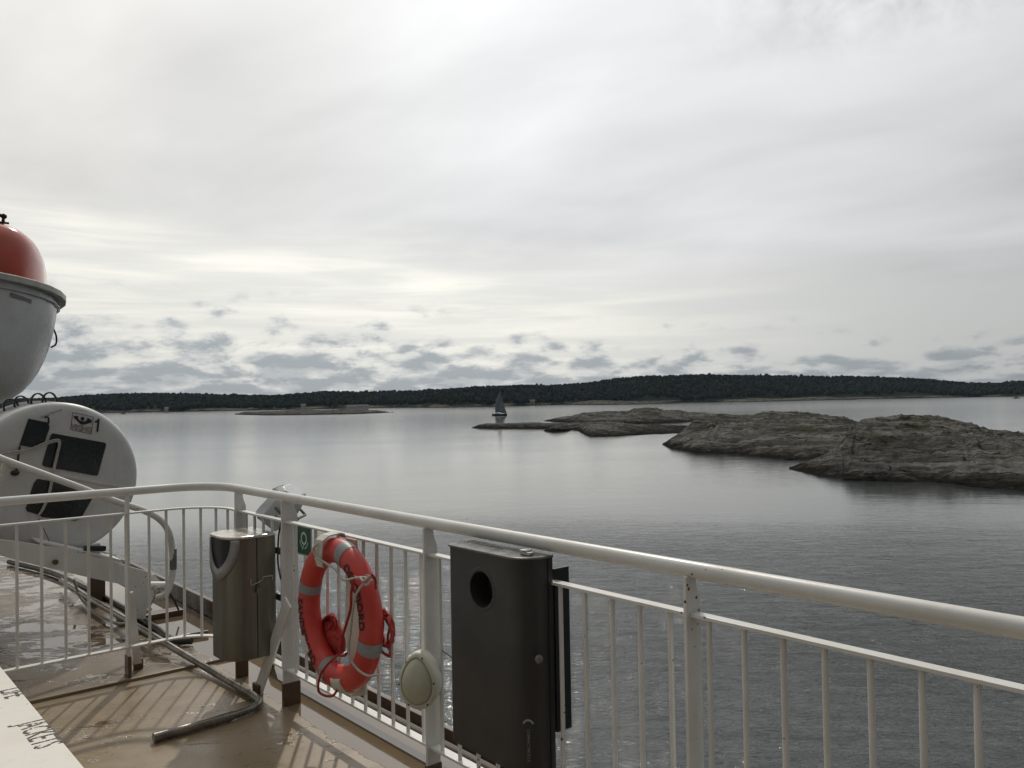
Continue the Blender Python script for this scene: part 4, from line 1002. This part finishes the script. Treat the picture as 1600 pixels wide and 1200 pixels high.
# ------------------------------------------------------------------ liferaft canister on its cradle
TD = 5.05; RC = 0.545; KC = RC / 0.657
DC = ont(90, 749, TD)
T = thing('liferaft_canister', DC - UP * RC, 'large round white liferaft canister with black panels and the number 1', 'liferaft')
prof = [(0.50, -0.004), (0.575, 0.0), (0.615, 0.010), (0.643, 0.032), (0.656, 0.065), (0.657, 0.10), (0.645, 0.13), (0.645, 0.62), (0.675, 0.635), (0.675, 0.665), (0.645, 0.68), (0.645, 0.74), (0.675, 0.755), (0.675, 0.785), (0.645, 0.80), (0.645, 1.30), (0.62, 1.37), (0.55, 1.40)]
mb = MB(); mb.lathe([(a_ * KC, b_ * KC) for a_, b_ in prof], DC, D1, 96); mb.build('shell', M_white_clean, T, smooth=40)
def fp(px, py, lift=0.007): return ont(px, py, TD - lift)
def panel(pts, nm, mt, th=0.004, lift=0.0055):
    m = MB(); m.prism([fp(x, y, lift) for x, y in pts], D1 * -th); return m.build(nm, mt, T, smooth=0, bevel=0.0015)
panel([(82, 677), (79, 680), (66, 723), (66, 727), (69, 729), (150, 743.5), (153, 742), (165.5, 696), (165.5, 693), (163, 691.5)], 'dark_panel', M_window)
panel([(44.5, 654), (73, 660), (77, 665), (77, 670), (70, 690), (66, 695), (53, 699), (30, 695.5)], 'dark_panel', M_window)
panel([(60, 748), (57, 749), (52, 756), (40, 794), (42, 799), (62, 805), (66, 808), (118, 813.5), (126, 811), (144, 779), (147, 765)], 'dark_panel', M_window)
m = MB(); bar(m, fp(0, 725, .004), fp(212, 765, .004), UP, 0.022, 0.016); m.build('seam_flange', M_white_clean, T, smooth=0, bevel=0.004)
# maker's plate: frame, emblem and word, and the number
def q(u, v):   # plate coordinates (0..1, 0..1 down) -> face
    a = Vector((113.2, 644.2)); b = Vector((146.2, 651.3)); c = Vector((110.0, 671.5))
    s_ = a + (b - a) * u + (c - a) * v; return fp(s_.x, s_.y, 0.0062)
mb = MB()
for (x0, y0, x1, y1) in ((0, 0, 1, .025), (0, .975, 1, 1), (0, .025, .025, .975), (.975, .025, 1, .975)): mb.add([q(x0, y0), q(x1, y0), q(x1, y1), q(x0, y1)], [(0, 1, 2, 3)])
mb.build('plate_frame', M_ink, T, smooth=0, recalc=False)
mb = MB(); em = [(.07, .26), (.10, .17), (.28, .15), (.33, .19), (.27, .23), (.38, .37), (.62, .37), (.73, .23), (.68, .17), (.75, .14), (.90, .18), (.95, .27), (.93, .35), (.58, .57), (.44, .57)]
mb.add([q(*p) for p in em], [tuple(range(len(em)))])
mb.add([q(.50 + .095 * math.cos(a), .235 + .105 * math.sin(a)) for a in [math.tau * i / 16 for i in range(16)]], [tuple(range(16))])
mb.build('emblem', M_ink, T, smooth=0, recalc=False)
ex_ = (q(1, 0) - q(0, 0)); eh = ex_.length; ex_ = ex_.normalized(); ey_ = (q(0, 0) - q(0, 1)).normalized()
mb = MB(); flat_text(mb, 'VIKING', 0.052, q(.5, .80) - D1 * .0004, ex_, ey_, bold=0.0022, sx=0.78); mb.build('lettering', M_inkred, T, smooth=0, recalc=False)
mb = MB(); flat_text(mb, 'VIKING', 0.052, q(.5, .80) - D1 * .0012, ex_, ey_, bold=-0.0012, sx=0.78); mb.build('lettering', M_signwhite, T, smooth=0, recalc=False)
mb = MB(); c1_ = fp(153.2, 664.3, .0062)
mb.add([c1_ + ex_ * a + ey_ * b for a, b in ((-.007, -.048), (.007, -.048), (.007, .048), (-.003, .048), (-.010, .034), (-.024, .024), (-.024, .012), (-.007, .020))], [tuple(range(8))])
MBn = mb; mb.build('number', M_ink, T, smooth=0, recalc=False)
mb = MB(); c1_ = fp(80, 646, .0062); e2 = (fp(96, 640, .0062) - fp(63, 653, .0062)).normalized(); flat_text(mb, 'Quick Release', 0.025, c1_, e2, D1.cross(e2) if D1.cross(e2).z > 0 else -D1.cross(e2)); mb.build('lettering', M_grey, T, smooth=0, recalc=False)
mb = MB(); bar(mb, fp(124, 640.3, .006), fp(136, 643, .006), UP, .003, .001); mb.build('mark', M_grey, T, smooth=0)
# black strap loops on top
for (a_, d_) in ((-8, .05), (-1, .03), (-22, .30), (-15, .28)):
    th = R(a_); rad = UP * math.cos(th) + D2 * math.sin(th); tan = D2 * math.cos(th) - UP * math.sin(th); c = DC + rad * RC + D1 * (0.16 + d_)
    m = MB(); pts = [c + tan * (.055 * math.cos(x)) + rad * (.075 * math.sin(x)) + D1 * .02 * math.cos(x) for x in [math.pi * (i / 12) for i in range(13)]]
    vs = []
    for p in pts:
        for e in (-1, 1): vs.append(p + D1 * e * .018)
    m.add(vs, [(2 * i, 2 * i + 1, 2 * i + 3, 2 * i + 2) for i in range(12)]); o_ = m.build('strap_loop', M_black, T, smooth=60, recalc=False); sm = o_.modifiers.new('t', 'SOLIDIFY'); sm.thickness = .010
m = MB(); m.tube(smooth_path([fp(70, 652, .01), fp(75, 652, .03), fp(76, 658, .02), fp(75, 662, .01)]), .006, 8); m.tube([fp(31, 697, .01), fp(25, 738, .012)], .006, 8); m.ball(fp(23.5, 739, .02), (.03, .02, .02)); m.build('strap', M_black, T, smooth=60)
L_ = thing('lashing', DC - D1 * .08, 'pale rope lashing hanging in a loop across the raft canister', 'rope')
for sh in (0, 3.2):
    loopline([fp(-10, 712 + sh, .08), fp(15, 707 + sh, .05), fp(45, 702 + sh, .04), fp(70, 692 + sh, .04), (fp(88, 687 + sh * .8, .05)), fp(94 - sh * .6, 691 + sh, .05), fp(90 - sh * .6, 712, .035), fp(84 - sh * .6, 738, .04), fp(78 - sh * .6, 770, .03), fp(68 - sh * .6, 795, .03), fp(58, 808, .03)], 0.006, M_rope, 'strand', L_)
loopline([fp(60, 810, .03), fp(70, 830, .05), fp(82, 855, .10), fp(95, 868, .16)], 0.004, M_grey, 'strand', L_)

C_ = thing('raft_cradle', W(4.8, -0.2, HS), 'white sloping steel cradle under the raft canister', 'cradle')
def cp(px, py, t=4.80): return ont(px, py, t)
mb = MB(); pl = [(-80, 835), (20, 845), (105, 857.5), (170, 876), (232, 893.5), (236, 925), (227, 968), (208, 966), (206, 925), (190, 913), (150, 905), (112, 896), (60, 884), (0, 868), (-80, 850)]
mb.prism([cp(x, y) for x, y in pl], D1 * 0.02); mb.build('side_plate', M_white, C_, smooth=0, bevel=0.002)
mb = MB(); mb.prism([cp(x, y) + UP * .002 for x, y in ((20, 845), (105, 857.5), (170, 876), (192, 882))], UP * 0.012); 
a_, b_ = cp(60, 851), cp(190, 881); bar(mb2 := MB(), a_ + D1 * .12 + UP * .02, b_ + D1 * .12 + UP * .02, D1, 0.24, 0.016); mb2.build('flange', M_white, C_, smooth=0, bevel=0.002)
mb = MB(); mb.prism([cp(x, y, 5.15) for x, y in ((-80, 822), (110, 848), (180, 866), (192, 880), (187, 892), (110, 872), (-80, 845))], D1 * 0.02); mb.build('side_plate', M_white, C_, smooth=0, bevel=0.002)
mb = MB(); mb.prism([cp(x, y, 5.0) for x, y in ((225, 898), (240, 897), (251, 909), (257, 920), (252, 935), (225, 945))], D1 * 0.016); mb.build('end_plate', M_white, C_, smooth=0, bevel=0.002)
mb = MB(); e1 = cp(226, 914, 4.87); e2_ = cp(252, 930, 4.87); mb.tube([e1 - D1 * .02 - D2 * .02, e1 + D2 * .16 - UP * .03], 0.030, 18); mb.build('roller', M_white, C_, smooth=50)
mb = MB(); pA = cp(150, 858, 4.92); mb.box(pA - UP * .05, D1, D2, UP, .05, .05, .18); mb.build('stop', M_white, C_, smooth=0, bevel=.003)
mb = MB(); mb.box(cp(148, 857, 4.85) , (D2 - UP * .12).normalized(), D1, (UP + D2 * .12).normalized(), 0.14, 0.05, 0.035); mb.build('pad', M_black, C_, smooth=0, bevel=0.006)
for (x, y, t_, w_) in ((152, 915, 5.8, .12),):
    p = cp(x, y, t_); mb = MB(); mb.prism([Vector((p.x, p.y, HS)) + D2 * a for a in (-w_ / 2, w_ / 2)] + [Vector((p.x, p.y, 0.36)) + D2 * a for a in (w_ / 2, -w_ / 2)], D1 * 0.015); mb.build('leg', M_foot, C_, smooth=0)
mb = MB(); mb.box(W(5.0, 0.0, HS + .02), D2, D1, UP, .45, .12, .04); mb.build('base_plate', M_foot, C_, smooth=0, bevel=0.004)
mb = MB(); a_ = cp(86, 878, 4.79); mb.tube([a_, a_ - D1 * .02], .018, 12); mb.build('bolt', M_foot, C_, smooth=40)
# curved handrail pipe
mb = MB(); hp_ = smooth_path([ont(-60, 690, 4.550), ont(0, 716, 4.550), ont(60, 738, 4.550), ont(120, 760, 4.550), ont(180, 783, 4.550), ont(225, 798, 4.550), ont(250, 812, 4.570), ont(264, 832, 4.600), ont(269, 860, 4.630), ont(270, 890, 4.650), ont(266, 912, 4.650), ont(259, 928, 4.650), ont(246, 934, 4.700)], 8)
HR = thing('handrail', ont(270, 930, 4.650), 'thick white handrail pipe sloping down and bending behind the rail corner', 'handrail'); mb.tube(hp_, 0.0225, 14); mb.build('pipe', M_white, HR, smooth=60)
mb = MB(); mb.tube([ont(270.5, 857, 4.632), ont(270.6, 889, 4.650)], 0.0250, 14); mb.build('sleeve', M_grey, HR, smooth=60)
mb = MB(); mb.tube(smooth_path([ont(12, 722, 4.570), ont(0, 745, 4.600), ont(-15, 780, 4.650)]), 0.022, 10); mb.build('support', M_white, HR, smooth=60)
K2 = thing('rope_lashing', ont(248, 928, 4.850), 'grey rope knotted round the end of the cradle at the deck edge', 'rope')
loopline([ont(255, 921, 4.850), ont(245, 915, 4.800), ont(243, 930, 4.800), ont(252, 938, 4.850), ont(256, 928, 4.850), ont(247, 925, 4.800), ont(240, 936, 4.850), ont(235, 945, 4.850), ont(222, 955, 4.850), ont(210, 962, 4.850)], 0.0075, M_rope, 'strand', K2)
loopline([ont(250, 930, 4.820), ont(249, 918, 4.780), ont(242, 922, 4.770), ont(246, 934, 4.780), ont(254, 933, 4.800)], 0.0075, M_rope, 'strand', K2)
loopline([ont(265, 926, 4.750), ont(272, 938, 4.800), ont(279, 953, 4.850)], 0.0065, M_black, 'strand', K2)

# ------------------------------------------------------------------ lifeboat hanging above
LB = thing('lifeboat', W(10, -0.9, 1.6), 'white hulled enclosed lifeboat with orange canopy hanging at top left', 'lifeboat')
BT0, BL, BO = 9.4, 8.0, -0.80            # bow position along the ship, length, centre line
BWd, ZR, ZK = 1.42, 2.98, 1.60
def hw(u):  # half width at rim
    return BWd * (min(1.0, max(0.0, 1 - (1 - min(u / 0.22, 1)) ** 2.3)) ** 0.55) * (1 - 0.25 * max(0, (u - .75) / .25) ** 2)
def bpt(u, a, z): return W(BT0 + BL * u, BO + a, z)
us = [0.0005, .004, .012, .025, .045, .07, .10, .14, .18, .23, .30, .40, .5, .6, .7, .8, .9, 1.0]
NS = 22; mb = MB()
for u in us:
    w = hw(u); zr = ZR + 0.25 * max(0, 1 - u / 0.3) ** 2 * 0.6; zk = ZK + 0.40 * max(0, 1 - u / 0.16) ** 2.0
    for j in range(NS + 1):
        s_ = -1 + 2 * j / NS; a = abs(s_); sg = 1 if s_ >= 0 else -1
        # section: keel at a=0, nearly vertical topsides at a=1
        th = a * math.pi / 2; x = math.sin(th) ** 0.48; zf = 1 - math.cos(th) ** 0.95
        ww = w * (0.93 + 0.07 * zf)
        mb.v.append(bpt(u, sg * x * ww, zk + (zr - zk) * zf))
for i in range(len(us) - 1):
    for j in range(NS): a = i * (NS + 1) + j; mb.f.append((a, a + 1, a + NS + 2, a + NS + 1))
mb.f.append(tuple(range(NS + 1))[::-1]); e = (len(us) - 1) * (NS + 1); mb.f.append(tuple(e + j for j in range(NS + 1)))
mb.build('hull', M_hull, LB, smooth=50)
for off_, zz_, r_, nm, mt in ((0.045, 0.0, 0.055, 'gunwale', M_grey), (0.012, -0.115, 0.016, 'rubbing_strake', M_hull)):
    mb = MB(); pts = []
    zrf = lambda u: ZR + 0.15 * max(0, 1 - u / 0.3) ** 2
    for u in reversed(us): pts.append(bpt(u, hw(u) + off_, zrf(u) + zz_))
    pts.append(W(BT0 - off_ - 0.02, BO, zrf(0) + zz_))
    for u in us: pts.append(bpt(u, -hw(u) - off_, zrf(u) + zz_))
    mb.ribbon(pts, r_ * 0.9, r_ * 0.75); mb.build(nm, simple('gunwale_grey', (0.40, 0.40, 0.36), .5) if nm == 'gunwale' else mt, LB, smooth=50, bevel=0.01)
# canopy
mb = MB(); us2 = [0.050, 0.052, .056, .063, .072, .085, .11, .15, .2, .3, .45, .6, .75, .9, .97, 1.0]
for u in us2:
    k_ = max(0.0, (u - 0.050) / 0.95); rise = min(1, (k_ / 0.040)) ; rise = (1 - (1 - rise) ** 2.4) ** 0.5 if rise > 0 else 0
    w = hw(u) * 0.92; top = ZR + 0.02 + 0.86 * max(rise, .02)
    for j in range(NS + 1):
        s_ = -1 + 2 * j / NS; th = s_ * math.pi / 2; x = math.copysign(abs(math.sin(th)) ** 0.42, s_); z = math.cos(th) ** 0.40 if abs(s_) < 1 else 0
        mb.v.append(bpt(u, x * w * (1 - 0.05 * z), ZR + .02 + (top - ZR - .02) * z))
for i in range(len(us2) - 1):
    for j in range(NS): a = i * (NS + 1) + j; mb.f.append((a, a + 1, a + NS + 2, a + NS + 1))
mb.f.append(tuple(range(NS + 1))[::-1]); e = (len(us2) - 1) * (NS + 1); mb.f.append(tuple(e + j for j in range(NS + 1)))
mb.build('canopy', M_orange, LB, smooth=50)
pA = hit(33, 465, D1, W(BT0 + .55, 0, 0)); 
# small grey plate on the hull
def hull_near(px, py):
    best = None; r = ray(px, py).normalized()
    hullo = [c for c in LB.children if c.name.startswith('hull')][0]; off_ = wloc(LB)
    from mathutils.bvhtree import BVHTree
    bv = BVHTree.FromPolygons([v.co + off_ for v in hullo.data.vertices], [tuple(p.vertices) for p in hullo.data.polygons])
    h_ = bv.ray_cast(EYE, r); return h_[0], h_[1]
pts = [hull_near(x, y) for x, y in ((18, 457), (49.5, 468), (49, 474), (17.5, 463))]
if all(p[0] is not None for p in pts):
    mb = MB(); n_ = -ray(33, 465).normalized(); mb.prism([p[0] + n_ * .02 for p in pts], -n_ * 0.015); mb.build('plate', M_grey, LB, smooth=0)
# grab rope and fittings
mb = MB(); gp = [hull_near(x, y)[0] for x, y in ((88, 520), )]
def off_hull(px, py, D): return atd(px, py, D)
dist_h = math.hypot(W(BT0 + 1.6, BO + BWd, 0).x, W(BT0 + 1.6, BO + BWd, 0).y)
mb.tube(smooth_path([off_hull(83, 512, dist_h), off_hull(88, 526, dist_h), off_hull(87, 538, dist_h), off_hull(79, 543, dist_h)]), 0.012, 8); mb.build('grab_line', M_black, LB, smooth=60)
hk = MB(); p0 = W(BT0 + 0.95, BO + 0.55, ZR + 1.05)
hk.tube([ont(-20, 325, BT0 + .9), ont(5, 339, BT0 + .9), ont(5, 347, BT0 + .9), ont(0, 354, BT0 + .9)], 0.022, 8); hk.ball(ont(6, 338, BT0 + .9), .035); hk.tube([ont(-12, 346, BT0 + .9), ont(14, 349, BT0 + .9)], 0.014, 8); hk.build('lifting_hook', M_black, LB, smooth=50)

# ------------------------------------------------------------------ the air over the water
hz_ = MB(); hz_.box(Vector((0, 2850, (SEA - 1 + 75) / 2)), Vector((1, 0, 0)), Vector((0, 1, 0)), UP, 9100, 6400, 75 - SEA + 1)
hm_ = bpy.data.materials.new('haze_air'); hm_.use_nodes = True; hn = hm_.node_tree; hn.nodes.clear()
pv = hn.nodes.new('ShaderNodeVolumePrincipled'); pv.inputs['Color'].default_value = (0.60, 0.80, 1.0, 1); pv.inputs['Density'].default_value = 0.000020; pv.inputs['Anisotropy'].default_value = 0.2
mo_ = hn.nodes.new('ShaderNodeOutputMaterial'); hn.links.new(pv.outputs[0], mo_.inputs['Volume'])
tag(hz_.build('haze', hm_, smooth=0), 'thin pale air between the ship and the far shore', kind='stuff')
